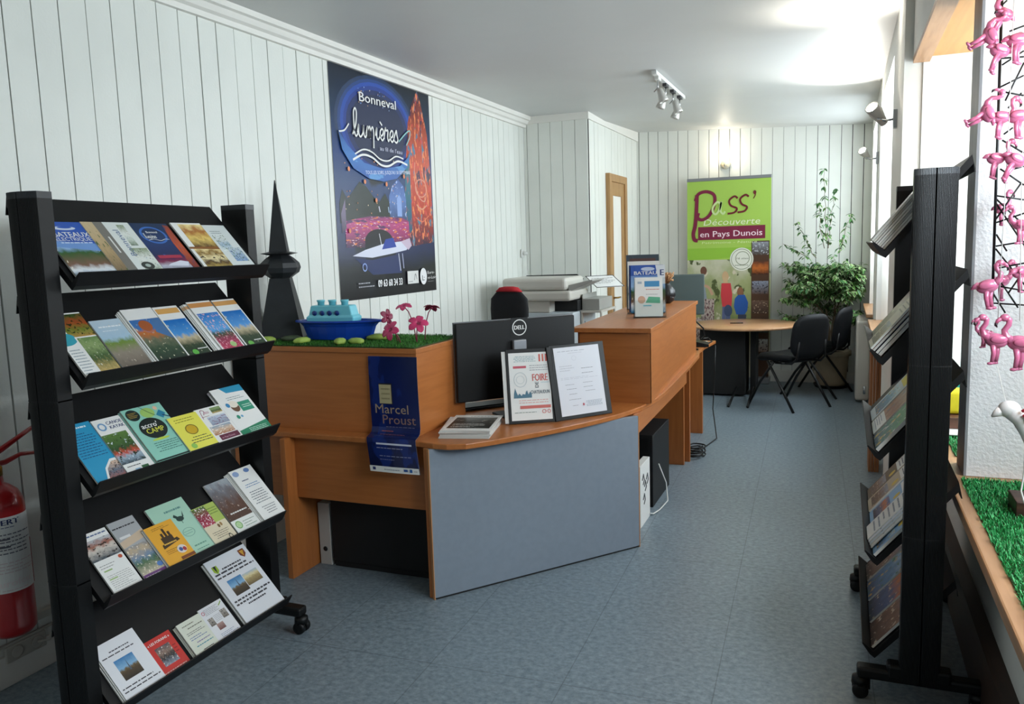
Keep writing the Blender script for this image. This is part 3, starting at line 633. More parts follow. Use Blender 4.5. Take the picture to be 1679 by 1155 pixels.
leaflet('small orange leaflet with a black castle emblem, in front on the fourth tier', .125,.164,.004, '#e0a32c',
 [('r',.30,.50,.70,.66,'#3a2812'),('r',.36,.66,.44,.76,'#3a2812'),('r',.48,.66,.56,.86,'#3a2812'),('r',.60,.66,.68,.76,'#3a2812'),('p',[(.2,.40),(.85,.48),(.8,.56),(.22,.50)],'#3a2812'),('l',0.280,0.440,0.715,0.540,1,'#e8b84a'),('l',.2,.86,.85,.94,2,'#8a6418'),('l',.2,.24,.6,.36,3,'#8a5a14'),('e',.70,.26,.16,.10,'#d8d0c8'),('e',.66,.26,.06,.05,'#3a5a98'),('e',.78,.24,.06,.05,'#a83a3a'),('r',.5,.03,1,.10,'#7a4018')], SL(3,2.078,.0215))
leaflet('small cream leaflet with pink radishes, right of the green one on the fourth tier', .115,.166,.005, '#d8ccb0',
 [('r',0,.5,1,1,'#a8bc5c'),('r',0,.48,.55,.98,P_radish),('l',.55,.7,.95,.9,3,'#5c7a2c'),('e',.58,.40,.05,.05,'#7a5a3a'),('e',.70,.42,.05,.05,'#9a7a4a'),('l',.15,.1,.85,.3,4,'#6a6458',1),('ring',.75,.06,.08,.06,.3,'#1a1a1a')], SL(3,2.304,.012))
leaflet('dark brown leaflet with white foot and green seal, fourth tier beside the white pile', .128,.240,T, P_brown,
 [('r',0,0,1,.25,'#e2e4e0'),('l',0.200,0.330,0.905,0.408,1,WH),('ring',.22,.15,.13,.07,.3,'#7cae62'),('e',.22,.15,.08,.045,'#b6d49a'),('l',.42,.06,.92,.2,3,'#8a9a8a')], SL(3,2.440,.005))
for q in range(4):
    leaflet('white leaflet edge in the pile at the right end of the fourth tier', .128,.250,.003, WH, [('e',.7,.93,.12,.05,'#7a94c0')], SL(3,2.566+.004*q,.002+.004*q), group='white pile on the fourth tier', name='leaflet', cat='leaflet')
leaflet('blue-printed white leaflet topping the pile at the right end of the fourth tier', .130,.252,.004, WH,
 [('e',.2,.92,.13,.05,'#8ca2c8'),('e',.7,.93,.12,.04,'#6482b4'),('l',.25,.74,.6,.80,1,'#3c4a6a'),('l',.2,.62,.85,.70,2,'#2c6fa4',1),('l',.15,.30,.85,.56,6,'#56606a',1),('l',.25,.08,.85,.25,4,'#6a7078',1)], SL(3,2.581,.019))
# tier 5
for q in range(2):
    leaflet('white booklet under the parish booklet at the left end of the bottom tier', .165,.212,.005, WH, [], SL(4,1.874+.003*q,.002+.006*q,-.004), group='booklets under the left church booklet', name='booklet', cat='booklet')
leaflet('white booklet with one church steeple photo, leftmost on the bottom tier', .165,.214,.004, '#e3e5ea',
 [('r',.22,.30,.68,.66,P_church),('p',[(.44,.42),(.46,.62),(.48,.42)],'#4a5a6a'),('l',0.260,0.790,0.740,0.853,1,'#4a4a52'),('l',0.050,0.730,0.950,0.792,1,'#4a4a52'),('l',0.050,0.170,0.950,0.232,1,'#3a3a42'),('l',0.050,0.110,0.950,0.172,1,'#3a3a42')], SL(4,1.880,.014,-.004))
leaflet('small red booklet titled LES FORAINS with a group photo on the bottom tier', .119,.147,.007, '#c62a22',
 [('r',.22,.24,.76,.74,P_folk),('t','« LES FORAINS »',.5,.85,.0095,WH,{'a':'c','b':.03}),('l',.80,.4,.97,.66,3,'#7a1410'),('l',0.050,0.070,0.950,0.133,1,'#f0d0c8')], SL(4,2.020,.005,-.006))
for q in range(3):
    leaflet('cream leaflet in the low pile beside the red booklet', .114,.138,.003, '#c8c8ba', [], SL(4,2.158+.003*q,.002+.004*q,-.004), group='cream leaflets beside the red booklet', name='leaflet', cat='leaflet')
leaflet('cream leaflet with slanted blue lines of print, right of the red booklet', .114,.140,.004, '#d6dacb',
 [('l',0.150,0.830,0.720,0.915,1,'#6a6a5a'),('l',0.300,0.730,0.915,0.815,1,'#6a6a5a'),('l',.15,.58,.9,.68,2,'#5a5a5a'),('l',.15,.42,.85,.54,2,'#4a6aa0'),('l',.3,.30,.9,.38,1,'#7a6a9a'),('l',.2,.2,.95,.28,1,'#2c8a9a'),('l',0.350,0.050,0.785,0.128,1,'#4a4a4a')], SL(4,2.163,.015,-.004,0))
leaflet('white leaflet with small portraits and a green stroke, fourth on the bottom tier', .120,.150,.004, '#dfe0e4',
 [('r',.1,.46,.32,.68,P_gray),('r',.68,.5,.92,.74,P_gray),('r',.28,.28,.56,.46,pic('print_red_photo',[(0,'#6a3a38'),(1,'#a88a84')],6,.4)),('l',.15,.76,.75,.94,5,'#7a7a80'),('l',.36,.5,.66,.7,5,'#9a9aa0'),('s',[(.78,.86),(.95,.94)],.004,'#8aa84a'),('ring',.1,.86,.06,.05,.3,'#b83a4a'),('l',.2,.04,.9,.2,4,'#7a86a8')], SL(4,2.288,.006,-.004))
for q in range(2):
    leaflet('white booklet under the large two-photo booklet at the right end of the bottom tier', .232,.300,.005, WH, [], SL(4,2.487+.004*q,.002+.006*q,-.004), group='booklets under the two-photo booklet', name='booklet', cat='booklet')
leaflet('large white booklet with two coats of arms and two church photos, bottom tier', .233,.302,.004, '#dde0e6',
 [('r',.18,.40,.52,.64,P_church),('p',[(.35,.5),(.365,.63),(.38,.5)],'#4a5a6a'),('r',.53,.44,.90,.62,P_sepia),('p',[(.08,.9),(.2,.9),(.2,.82),(.14,.78),(.08,.82)],'#9ab83a'),('p',[(.11,.9),(.17,.9),(.14,.79)],'#1f2a2a'),('p',[(.78,.95),(.92,.95),(.92,.87),(.85,.82),(.78,.87)],'#7a3a2a'),('p',[(.8,.93),(.9,.93),(.85,.84)],'#d0a03a'),('l',0.260,0.780,0.740,0.850,1,'#3a3a42'),('l',0.050,0.730,0.950,0.807,1,'#3a3a42'),('l',0.050,0.680,0.950,0.750,1,'#3a3a42'),('l',0.050,0.300,0.950,0.378,1,'#3a3a42'),('l',0.050,0.250,0.950,0.328,1,'#3a3a42'),('l',0.282,0.200,0.718,0.270,1,'#3a3a42')], SL(4,2.490,.014,-.004))

# ---- right rack, seen from its end
SR = lambda k,y,off=.004,s=.003,tw=0: shelf_frame(-1,.125,ZL_R[k],.295,y,s,off,tw)
Q1 = pic('print_r1',[(0,'#27466a'),(.5,'#4c80aa'),(1,'#b6d0dc')],5,.4,[('#c9a24a',7,.6),('#2f6a3c',6,.6)])
Q2 = pic('print_r2',[(0,'#1e2a3c'),(.4,'#3a5a86'),(.7,'#c8743c'),(1,'#3a6aa4')],5,.3,[('#d8c8a0',8,.62)])
Q3 = pic('print_r3',[(0,'#22557a'),(.5,'#4a9a6a'),(1,'#8a5aa0')],6,.5,[('#d0b04a',7,.58),('#d8d8dc',9,.6)])
Q4 = pic('print_r4',[(0,'#3c2c28'),(.5,'#7a5a4a'),(1,'#8a90a0')],5,.4,[('#c8b8a4',8,.6)])
Q5 = pic('print_r5',[(0,'#c2a98c'),(.4,'#8a3c34'),(1,'#cdbfae')],5,.3,[('#46608a',7,.6)])
def rr(k, label, y, w, h, off, base, el=(), t=.006, g=None):
    return leaflet(label, w, h, t, base if not isinstance(base,str) else flat(base), list(el), SR(k,y,off), group=g)
cols = ['#5a4a48','#8a9aa6','#c8c4bc','#3c4a5c','#6a5a52','#b0a08c','#4a3c3c','#7a8490']
for q in range(7):
    rr(0,'glossy magazine in the thick dark pile on the top tier of the right rack', 3.09+.004*(q%3), .21,.275+.004*(q%2), .002+.0075*q, cols[q], [('r',.06,.1,.94,.9,Q4)], .0065, 'magazines on the top tier of the right rack')
rr(0,'magazine with a green strip in the middle of the top tier of the right rack', 3.34,.20,.27,.004,Q3,[('r',0,.78,1,.94,WH),('r',.1,.82,.9,.9,'#3c8a5a')],.03)
rr(0,'blue-covered magazine behind the dark pile on the top tier of the right rack', 3.57,.20,.26,.004,Q2,[('l',.1,.8,.9,.95,2,WH)],.02)
rr(1,'cream brochure with small photos leaning highest on the second tier of the right rack', 3.085,.21,.29,.040,'#c9c0ae',[('r',.1,.05,.9,.35,Q4),('l',.1,.5,.9,.9,7,'#7a7264')],.007)
rr(1,'red and cream brochure under the cream one on the second tier of the right rack', 3.09,.205,.285,.030,'#c24a3c',[('l',.1,.2,.9,.9,9,'#e8c8b0')],.007)
rr(1,'navy blue brochure inside the pile on the second tier of the right rack', 3.085,.21,.28,.018,'#1f3a60',[('r',.1,.2,.9,.7,Q1)],.008)
rr(1,'white rolled newspaper at the bottom of the second tier of the right rack', 3.09,.21,.25,.004,'#e2e4ea',[('l',.1,.1,.9,.9,14,'#8a8a92')],.011)
rr(1,'red and blue leaflet further along the second tier of the right rack', 3.33,.2,.27,.004,Q5,[('r',.1,.8,.9,.92,WH)],.015)
rr(1,'grey photo brochure at the far end of the second tier of the right rack', 3.58,.2,.27,.004,Q4,[('r',.1,.8,.9,.92,'#c9b83a')],.012)
rr(2,'dark blue illustrated leaflet, near end of the third tier of the right rack', 3.08,.20,.29,.004,Q3,[('r',0,.84,1,1,'#1f4a80'),('l',0.260,0.870,0.740,1.015,1,'#cfe0ea')],.012)
rr(2,'white edged brochure with pink and green pictures in the middle of the third tier', 3.31,.2,.27,.004,Q5,[('r',0,.0,1,.25,WH),('l',.08,.04,.9,.2,4,'#5a6a8a')],.012)
rr(2,'pale city map leaflet at the far end of the third tier of the right rack', 3.55,.2,.27,.004,'#c0cad0',[('r',.1,.1,.9,.6,Q1),('r',.1,.66,.9,.9,'#d8c84a')],.010)
cc = [('light blue leaflet with a white label nearest on the fourth tier of the right rack','#7aa8cc'),('pale green leaflet with a white label second on the fourth tier of the right rack','#9ac8a8'),('blue and yellow leaflet third on the fourth tier of the right rack','#8ab4d8'),('beige leaflet fourth on the fourth tier of the right rack','#b8a890'),('dark photo leaflet at the far end of the fourth tier of the right rack','#6a5a4a')]
for q,(lb,c) in enumerate(cc):
    rr(3,lb,3.05+.16*q,.145,.24+.012*(q%2),.004+.003*(q%2),c,[('r',.06,.72,.94,.95,WH),('l',.15,.76,.85,.9,2,'#2a3a5a'),('r',.1,.08,.9,.45,(Q1,Q3,Q2,Q4,Q4)[q]),('e',.7,.6,.12,.08,'#d8b84a')],.010)
for q in range(4):
    rr(3,'loose leaflet fanned behind the light blue one on the fourth tier of the right rack',3.10+.02*q,.14,.262-.004*q,.019+.004*q,['#d8d8d4','#c8d4dc','#d8dce4','#e0e0dc'][q],[('l',.1,.1,.9,.9,8,'#6a7a8a')],.0035,'fanned leaflets on the fourth tier of the right rack')
cc = [('leaflet with a dark winter photo nearest on the bottom tier of the right rack',Q4),('leaflet with an orange sunset over water on the bottom tier of the right rack',Q2),('blue checked leaflet on the bottom tier of the right rack',Q1),('brown town photo leaflet at the far end of the bottom tier of the right rack',Q4)]
for q,(lb,c) in enumerate(cc):
    rr(4,lb,3.07+.2*q,.18,.26,.004,c,[('r',.05,.84,.95,.96,'#2a3448'),('l',.1,.86,.8,.94,1,WH)],.008)
# ================================================================== reception furniture
EDGE = mat('beech_edging','#c48a58',.35)
desk = thing('reception_counter','long pear-wood reception counter with a curved front and a grey panel','counter',(-1.8,4.0,0))
Z1 = .738; Z0 = .712
top = [(-2.88,3.185),(-1.78,3.18),(-1.70,3.162),(-1.63,3.162),(-1.55,3.195),(-1.46,3.30),(-1.39,3.40),(-1.32,3.50),(-1.24,3.63),(-1.165,3.76),(-1.105,3.88),(-1.06,3.98),(-1.02,4.10),(-.99,4.22),(-.97,4.36),(-.96,4.50),(-.957,4.65),(-.962,4.90),(-.975,5.3),(-.99,5.7),(-1.02,6.30),(-1.78,6.30),(-1.78,4.5),(-2.0,3.98),(-2.88,3.98)]
build('worktop', MB().prism(top, Z0, Z1), W_Y, desk, world=True, bevel=.004)
build('leg_panel', MB().box((-2.535,3.145,0),(-2.505,3.90,Z0)), W_Z, desk, world=True, bevel=.002)
build('leg_panel', MB().box((-1.752,3.165,0),(-1.722,3.90,Z0)), W_Z, desk, world=True, bevel=.002)
build('modesty_panel', MB().box((-2.505,3.22,.40),(-1.752,3.245,Z0)), W_X, desk, world=True, bevel=.002)
build('modesty_panel', MB().box((-2.88,3.22,.40),(-2.535,3.245,Z0)), W_X, desk, world=True, bevel=.002)
# grey front panel under the curve
ax, ay, bx, by = -1.715,3.150,-.978,4.085
L = sqrt((bx-ax)**2+(by-ay)**2); ux,uy = (bx-ax)/L,(by-ay)/L; nx,ny = uy,-ux
gp = MB().prism([(ax,ay),(bx,by),(bx-nx*.022,by-ny*.022),(ax-nx*.022,ay-ny*.022)],.008,Z0)
build('front_panel', gp, GREYP, desk, world=True, bevel=.0015)['label'] = 'grey laminate front panel'
build('panel_foot', MB().prism([(ax+.004,ay+.008),(bx-.004,by-.002),(bx-nx*.02,by-ny*.02),(ax-nx*.02,ay-ny*.02)],0,.008), BLKM, desk, world=True)
for (x,y) in ((ax,ay),(bx,by)):
    build('edging', MB().prism([(x-nx*.000+ux*.001,y+uy*.001),(x-nx*.022+ux*.001,y-ny*.022+uy*.001),(x-nx*.022-ux*.003,y-ny*.022-uy*.003),(x-ux*.003,y-uy*.003)] if x==ax else [(x+ux*.001,y+uy*.001),(x+ux*.005,y+uy*.005),(x+ux*.005-nx*.022,y+uy*.005-ny*.022),(x+ux*.001-nx*.022,y+uy*.001-ny*.022)],.0,Z0), EDGE, desk, world=True)
build('apron', MB().prism([(-.985,4.10),(-1.02,5.74),(-1.045,5.74),(-1.01,4.10)],.61,Z0), W_Y, desk, world=True)
build('leg_panel', MB().box((-1.72,5.76,0),(-1.045,5.79,Z0)), W_Z, desk, world=True, bevel=.002)
build('leg_panel', MB().box((-1.72,5.86,0),(-1.02,5.89,Z0)), W_Z, desk, world=True, bevel=.002)
d2 = thing('reception_desk','pear-wood desk extending the counter towards the round table','desk',(-1.4,6.8,0))
build('worktop', MB().prism([(-1.02,6.305),(-1.06,6.55),(-1.06,6.85),(-1.03,7.25),(-1.78,7.25),(-1.78,6.305)],Z0,Z1), W_Y, d2, world=True, bevel=.004)
build('leg_panel', MB().box((-1.70,6.79,0),(-1.075,6.82,Z0)), W_Z, d2, world=True, bevel=.002)
build('leg_panel', MB().box((-1.76,6.35,0),(-1.73,7.2,Z0)), W_Z, d2, world=True, bevel=.002)
# raised shelves on the counter
r1 = thing('counter_riser','tall pear-wood counter box under the toy boat and artificial turf','counter riser',(-2.35,3.5,Z1))
build('front', MB().box((-2.88,3.276,Z1),(-1.848,3.296,1.128)), W_X, r1, world=True, bevel=.001)
build('side', MB().box((-1.848,3.276,Z1),(-1.828,3.78,1.128)), W_Y, r1, world=True, bevel=.001)
build('back', MB().box((-2.88,3.76,Z1),(-1.848,3.78,1.128)), W_X, r1, world=True)
build('top', MB().box((-2.885,3.268,1.128),(-1.822,3.79,1.152)), W_X, r1, world=True, bevel=.002)
r2 = thing('counter_riser','long pear-wood counter box carrying the brochure holders','counter riser',(-1.2,5.3,Z1))
build('front', MB().prism([(-1.355,4.292),(-.957,4.292),(-.957,4.312),(-1.355,4.312)],Z1,1.128), W_X, r2, world=True, bevel=.001)
build('side', MB().prism([(-.957,4.292),(-1.055,6.36),(-1.077,6.36),(-.979,4.312),(-.957,4.312)],Z1,1.128), W_Y, r2, world=True)
build('side', MB().prism([(-1.37,4.312),(-1.35,4.312),(-1.45,6.36),(-1.47,6.36)],Z1,1.128), W_Y, r2, world=True)
build('top', MB().prism([(-1.395,4.262),(-.945,4.262),(-1.045,6.385),(-1.48,6.385)],1.128,1.153), W_Y, r2, world=True, bevel=.002)

# ------------------------------------------------------------------ turf on the riser, ornaments
def grass(mb, x0,x1,y0,y1,z, n, h, seed, inside=None, mi=1):
    r = random.Random(seed)
    for _ in range(n):
        x = r.uniform(x0,x1); y = r.uniform(y0,y1)
        if inside and not inside(x,y): continue
        a = r.uniform(0,2*pi); wd = .0011; hh = h*r.uniform(.6,1.1); lx,ly = cos(a)*hh*r.uniform(.1,.8), sin(a)*hh*r.uniform(.1,.8)
        px,py = -sin(a)*wd, cos(a)*wd
        mb.add([(x-px,y-py,z),(x+px,y+py,z),(x+lx*.5+px*.8,y+ly*.5+py*.8,z+hh*.6),(x+lx*.5-px*.8,y+ly*.5-py*.8,z+hh*.6),(x+lx,y+ly,z+hh)],[(0,1,2,3),(3,2,4)],r.choice([1,1,2]))
G1 = mat('turf_green_dark','#2f6a1c',.6); G2 = mat('turf_green','#3f8a26',.55); GB = mat('turf_backing','#23491a',.9)
g = MB().box((-2.875,3.28,1.153),(-1.84,3.775,1.158),0); grass(g,-2.875,-1.838,3.272,3.78,1.157,15000,.013,11)
tag(build('artificial_turf', g, [GB,G1,G2]), 'green artificial turf mat covering the top of the counter box', 'turf mat')
ZT = 1.166
sp = thing('roof_finial','black spire-shaped roof finial standing on the turf behind the toy boat','finial',(-2.785,3.56,ZT))
def pyr(mb, hw0, z0, hw1, z1, mi=0, rz=pi/4):
    M = Matrix.Rotation(rz,4,'Z'); vs = [M@V((a*hw,b*hw,z)) for hw,z in ((hw0,z0),(hw1,z1)) for a,b in ((-1,-1),(1,-1),(1,1),(-1,1))]
    mb.add(vs,[(3,2,1,0),(4,5,6,7),(0,1,5,4),(1,2,6,5),(2,3,7,6),(3,0,4,7)],mi)
FIN = mat('dark_slate_metal','#202326',.5, noise=.15, nscale=15)
m1 = MB(); pyr(m1,.112,.0,.052,.315,rz=.5); pyr(m1,.118,-.006,.118,.004,rz=.5); build('base', m1, FIN, sp)
build('bulb', MB().lathe([(.052,.312),(.068,.325),(.098,.345),(.108,.37),(.102,.395),(.075,.42),(.058,.432),(.045,.44)],seg=8,smooth=False), FIN, sp)
m1 = MB(); pyr(m1,.048,.437,.085,.447,rz=.5); pyr(m1,.085,.447,.046,.456,rz=.5); build('collar', m1, FIN, sp)
m1 = MB(); pyr(m1,.046,.456,.002,.83,rz=.5); build('spike', m1, FIN, sp)
bt = thing('toy_boat','blue plastic toy boat with a turquoise cabin on the turf','toy boat',(-2.40,3.50,ZT+.002),radians(6))
hull = MB(); N = 22; prof = []
def boat_out(k, s, dz):   # outline at scale s
    a = 2*pi*k/N; x = cos(a)*.212*s; y = sin(a)*.085*(1-.35*max(0,cos(a))**3)*s; x += .02*max(0,cos(a))**4
    return (x,y,dz)
lev = [(.80,0),(.86,.03),(.92,.065),(1.0,.083),(1.13,.087),(1.13,.097),(.99,.097),(.90,.07),(.84,.03)]
vs = [boat_out(k,s,z) for s,z in lev for k in range(N)]
hull.add(vs,[(i*N+k,i*N+(k+1)%N,(i+1)*N+(k+1)%N,(i+1)*N+k) for i in range(len(lev)-1) for k in range(N)]+[tuple(range(N-1,-1,-1)),tuple((len(lev)-1)*N+k for k in range(N))],0,smooth=False)
build('hull', hull, mat('toy_blue','#0f3fa6',.3), bt, bevel=.002)
cab = MB(); rr_ = [(.130,.048,.088),(.135,.050,.112),(.122,.042,.125),(.112,.038,.168),(.106,.035,.173)]
vs = [(x*(cos(pi/4+pi/2*q)*1.414)-.02, y*(sin(pi/4+pi/2*q)*1.414), z) for x,y,z in rr_ for q in range(4)]
cab.add(vs,[(i*4+k,i*4+(k+1)%4,(i+1)*4+(k+1)%4,(i+1)*4+k) for i in range(4) for k in range(4)]+[(3,2,1,0),(16,17,18,19)])
TQ = mat('toy_turquoise','#6fc3d3',.35)
cb = build('cabin', cab, TQ, bt, bevel=.006)
for x in (-.105,-.062,-.02,.022):
    build('porthole', MB().lathe([(.001,0),(.013,0),(.013,.004),(.001,.004)],seg=14).xf(Matrix.Translation((x,-.0445,.135))@Matrix.Rotation(radians(100),4,'X')), mat('toy_navy','#12327a',.4), cb)
for x in (-.09,-.025,.045):
    build('funnel', MB().lathe([(.017,.168),(.018,.190),(.021,.192),(.021,.200),(.012,.200)],(x,0,0),16), TQ, cb)
# flat leaf shaped pads lying on the turf
PAD = mat('pad_green','#a3bd55',.6,noise=.15,nscale=12); PADD = mat('pad_dark','#3f4c33',.6)
for i,(x,y,rx,ry,m,lb) in enumerate([(-2.72,3.34,.04,.028,PAD,'pale green leaf pad on the turf in front of the finial'),(-2.62,3.40,.05,.03,PADD,'dark green leaf pad on the turf between the finial and the boat'),(-2.50,3.33,.05,.026,PAD,'pale green leaf pad on the turf in front of the bow of the toy boat'),(-2.27,3.32,.05,.028,PAD,'pale green leaf pad on the turf in front of the toy boat\'s stern'),(-2.19,3.34,.045,.03,PAD,'pale green leaf pad near the stern of the toy boat, beside the flowers'),(-2.17,3.52,.06,.04,PAD,'pale green leaf pad behind the others, between boat and flowers'),(-2.86,3.34,.035,.03,PAD,'pale green leaf pad at the left end of the turf')]):
    mb = MB().lathe([(.2,.0),(.9,.0),(1,.008),(.96,.016),(.6,.024),(.05,.026)],seg=18); mb.v = [(v[0]*rx*(1+.12*sin(5*atan2(v[1],v[0]+1e-9))),v[1]*ry*(1+.12*sin(5*atan2(v[1],v[0]+1e-9))),v[2]) for v in mb.v]
    tag(build('leaf_pad', mb, m, M=Matrix.Translation((x,y,ZT+.001))@Matrix.Rotation(i*.7,4,'Z')), lb, 'ornament')
PK = mat('pink_enamel','#c8386a',.4); PK2 = mat('dark_pink_enamel','#8a2346',.45)
def flower(label, base, head, size, tilt, yaw, m):
    t = thing('metal_flower',label,'flower',(base[0],base[1],ZT)); hx,hy,hz = head[0]-base[0],head[1]-base[1],head[2]-ZT
    build('stem', MB().tube([(0,0,0),(hx*.2,hy*.2,hz*.5),(hx*.6,hy*.6,hz*.85),(hx,hy,hz)],.0025,6), PK2, t)
    M = Matrix.Translation((hx,hy,hz))@Matrix.Rotation(yaw,4,'Z')@Matrix.Rotation(tilt,4,'X'); 
    for k in range(5):
        p = MB(); n = 9; vs = []; rows = [(0.12,.10),(.35,.30),(.65,.36),(.88,.26),(1,.08)]
        for d,wd in rows:
            for e in (-1,-.5,0,.5,1): vs.append((d*size, e*wd*size, (.18*sin(d*pi)-.10*d+.06*abs(e))*size))
        fs = [(i*5+j,(i+1)*5+j,(i+1)*5+j+1,i*5+j+1) for i in range(4) for j in range(4)]
        p.add(vs,fs,smooth=True); p.xf(M@Matrix.Rotation(2*pi*k/5,4,'Z'))
        o = build('petal', p, m, t); s = o.modifiers.new('s','SOLIDIFY'); s.thickness = .0015
    build('centre', MB().ell((0,0,0),(.008,.008,.006),10,6).xf(M), PK2, t)
flower('pink metal flower standing highest on the turf, seen from below its petals',(-1.93,3.47),(-1.985,3.46,1.335),.042,radians(20),0,PK)
flower('dark pink metal flower tilted away at the top right of the flowers',(-1.91,3.52),(-1.855,3.50,1.325),.042,radians(-25),.3,PK2)
flower('large pink metal flower facing the room lowest on the turf',(-1.98,3.40),(-2.02,3.38,1.225),.052,radians(62),-.2,PK)
flower('pink metal flower facing the room right of the lowest one',(-1.90,3.42),(-1.89,3.42,1.255),.052,radians(48),.5,PK)
flower('pink metal flower seen edge-on nearest the toy boat',(-2.03,3.46),(-2.085,3.46,1.285),.040,radians(85),1.2,PK2)

# ------------------------------------------------------------------ Proust banner draped over the counter edge
PB = pic('print_blue_sky',[(0,'#07133c'),(.5,'#0a1c58'),(1,'#081848')],2,.5,[('#10286c',2.5,.56)],.25)
hgt = .58
mb, mats = sheet(.262,hgt,.001,PB,[('r',.20,.635,.47,.795,'#12121c'),('r',.20,.64,.45,.785,'#b3a780'),('l',.24,.66,.42,.77,3,'#8f8460'),
  ('t','Marcel',.10,.565,.042,'#a08a72',{'w':.68}),('t','Proust',.24,.485,.042,'#8a6a62',{'w':.68}),('l',.30,.455,.92,.47,1,'#6a6a88'),
  ('l',.22,.415,.46,.432,1,'#b0583e'),('l',.22,.37,.72,.39,1,'#c06a50'),('r',.20,.235,.92,.25,'#cfd2de'),('l',.2,.20,.76,.215,1,'#b0b4c8'),('l',.24,.13,.92,.15,1,'#8088a8'),('l',.24,.10,.66,.12,1,'#68709a'),
  ('r',0,0,1,.05,'#dfe0dc'),('r',.06,.015,.12,.04,'#20306a'),('l',.3,.015,.64,.035,1,'#6a7080'),('r',.70,.018,.78,.038,'#1a4a8a'),('r',.82,.015,.87,.042,'#1a5a9a'),('l',.9,.015,.97,.035,1,'#8a8a90')],ny=24,nx=2,dz=.0003)
def drape(p):
    s = p.y                                          # from the bottom edge up
    pts = [(-.0,3.155,.590),(.150,3.172,.728),(.165,3.177,.741),(.18,3.187,.7435),(.235,3.245,.748),(.255,3.262,.765),(.58,3.268,1.115)]
    for (a,ya,za),(b,yb,zb) in zip(pts,pts[1:]):
        if s <= b+1e-6 or b == .58:
            t = (s-a)/(b-a); y = ya+(yb-ya)*t; z = za+(zb-za)*t; break
    return V((-1.948+p.x+(.050*(1-s/.25) if s < .25 else 0)+.004*sin(s*9), y-(p.z)-.003*sin(p.x*16+1)*(s<.2), z+(p.z if .165<s<.25 else 0)))
mb.warp(drape)
tag(build('hanging_poster', mb, mats), 'narrow dark blue Marcel Proust poster draped over the counter edge', 'poster')

# ------------------------------------------------------------------ under the left counter
bx_ = thing('lever_arch_file','grey lever arch file standing on the floor inside the left counter leg','file',(-2.46,3.40,0))
build('cover', MB().box((-2.495,3.36,0),(-2.425,3.64,.33)), mat('file_grey','#b8b8b4',.6), bx_, world=True, bevel=.003)
build('finger_ring', MB().lathe([(.006,-.0005),(.011,-.0015),(.013,0),(.006,.0005)],seg=16).xf(Matrix.Translation((-2.46,3.3585,.085))@Matrix.Rotation(pi/2,4,'X')), BLKM, bx_, world=True)
bn = MB().box((-2.405,3.36,.0),(-1.80,3.80,.03)).box((-2.41,3.355,.03),(-1.795,3.375,.36)).box((-2.41,3.785,.03),(-1.795,3.805,.36)).box((-2.41,3.375,.03),(-2.395,3.785,.36)).box((-1.81,3.375,.03),(-1.795,3.785,.36)).box((-2.38,3.4,.03),(-1.83,3.77,.30))
tag(build('storage_box', bn, BLKM, bevel=.003), 'big black storage box on the floor under the left counter', 'box')
tag(build('wooden_tray', MB().box((-2.36,3.39,.362),(-1.98,3.70,.378)).box((-2.36,3.39,.378),(-1.98,3.40,.40)).box((-2.36,3.40,.378),(-2.35,3.70,.40)), W_P, bevel=.003), 'flat brown tray on top of the black storage box', 'tray')
tag(build('folded_bag', MB().ell((-1.90,3.56,.42),(.085,.13,.055),12,8), mat('dark_bag','#2a2624',.8,noise=.2,nscale=10)), 'dark crumpled bag lying on the black storage box beside the tray', 'bag')
# ------------------------------------------------------------------ under the right counter
pcb = thing('computer_tower','black computer tower on the floor behind the grey front panel','computer',(-1.13,4.95,0))
build('case', MB().box((-1.22,4.75,.0),(-1.05,5.25,.45)), BLK, pcb, world=True, bevel=.004)
build('front_grille', MB().box((-1.20,4.744,.05),(-1.07,4.75,.42)), BLK2, pcb, world=True)
mb = MB().box((-1.075,4.36,0),(-1.035,4.60,.36)); 
wb = thing('white_box','white boxed paper pack with black marks beside the grey front panel','box',(-1.05,4.5,0))
build('box', mb, WPL, wb, world=True, bevel=.002)
pp = MB(); 
for k,(y,z) in enumerate([(4.40,.27),(4.45,.22),(4.5,.25),(4.42,.15)]): pp.tube([(-1.034,y,z),(-1.0335,y+.03,z+.03),(-1.0335,y+.05,z-.01),(-1.034,y+.02,z-.03)],.003,5)
build('print_marks', pp, flat('#35373c'), wb, world=True)
# ================================================================== things on the counter
def quad_frame(P, u, up):
    u = V(u).normalized(); up = V(up).normalized(); n = u.cross(up)
    return Matrix(((u.x,up.x,n.x,P[0]),(u.y,up.y,n.y,P[1]),(u.z,up.z,n.z,P[2]),(0,0,0,1)))
# monitor seen from behind
ua = V((.455,.53,0)).normalized(); na = V((.759,-.652,0))
MF = quad_frame((-1.5725,3.895,.83),ua,(0,0,1))      # local x along the screen, y up, z towards the camera (back side)
mon = thing('monitor','large black computer monitor seen from behind with a round logo','monitor',M=MF)
build('back_cover', MB().box((-.349,0,-.012),(.349,.405,.012)), BLK2, mon, bevel=.006)
build('bezel', MB().box((-.351,-.002,-.022),(.351,.409,-.012)), mat('monitor_rim','#6e7174',.4,.4), mon, bevel=.002)
build('screen', MB().box((-.335,.015,-.0235),(.335,.39,-.022)), mat('screen_dark','#0a0c10',.15), mon)
build('stand_neck', MB().box((-.038,-.07,.014),(.038,.30,.042)), SILV, mon, bevel=.006)['label'] = 'grey stand neck'
build('stand_base', MB().box((-.13,-.092,-.06),(.13,-.080,.14)), BLK2, mon, bevel=.008)
lg = MB(); mbz, mm = sheet(.10,.10,.0004,BLK2,[('ring',.5,.5,.42,.42,.12,WH),('t','DELL',.5,.40,.0215,WH,{'a':'c','b':.05,'w':.60})])
mbz.xf(Matrix.Translation((.012,.312,.0125)))
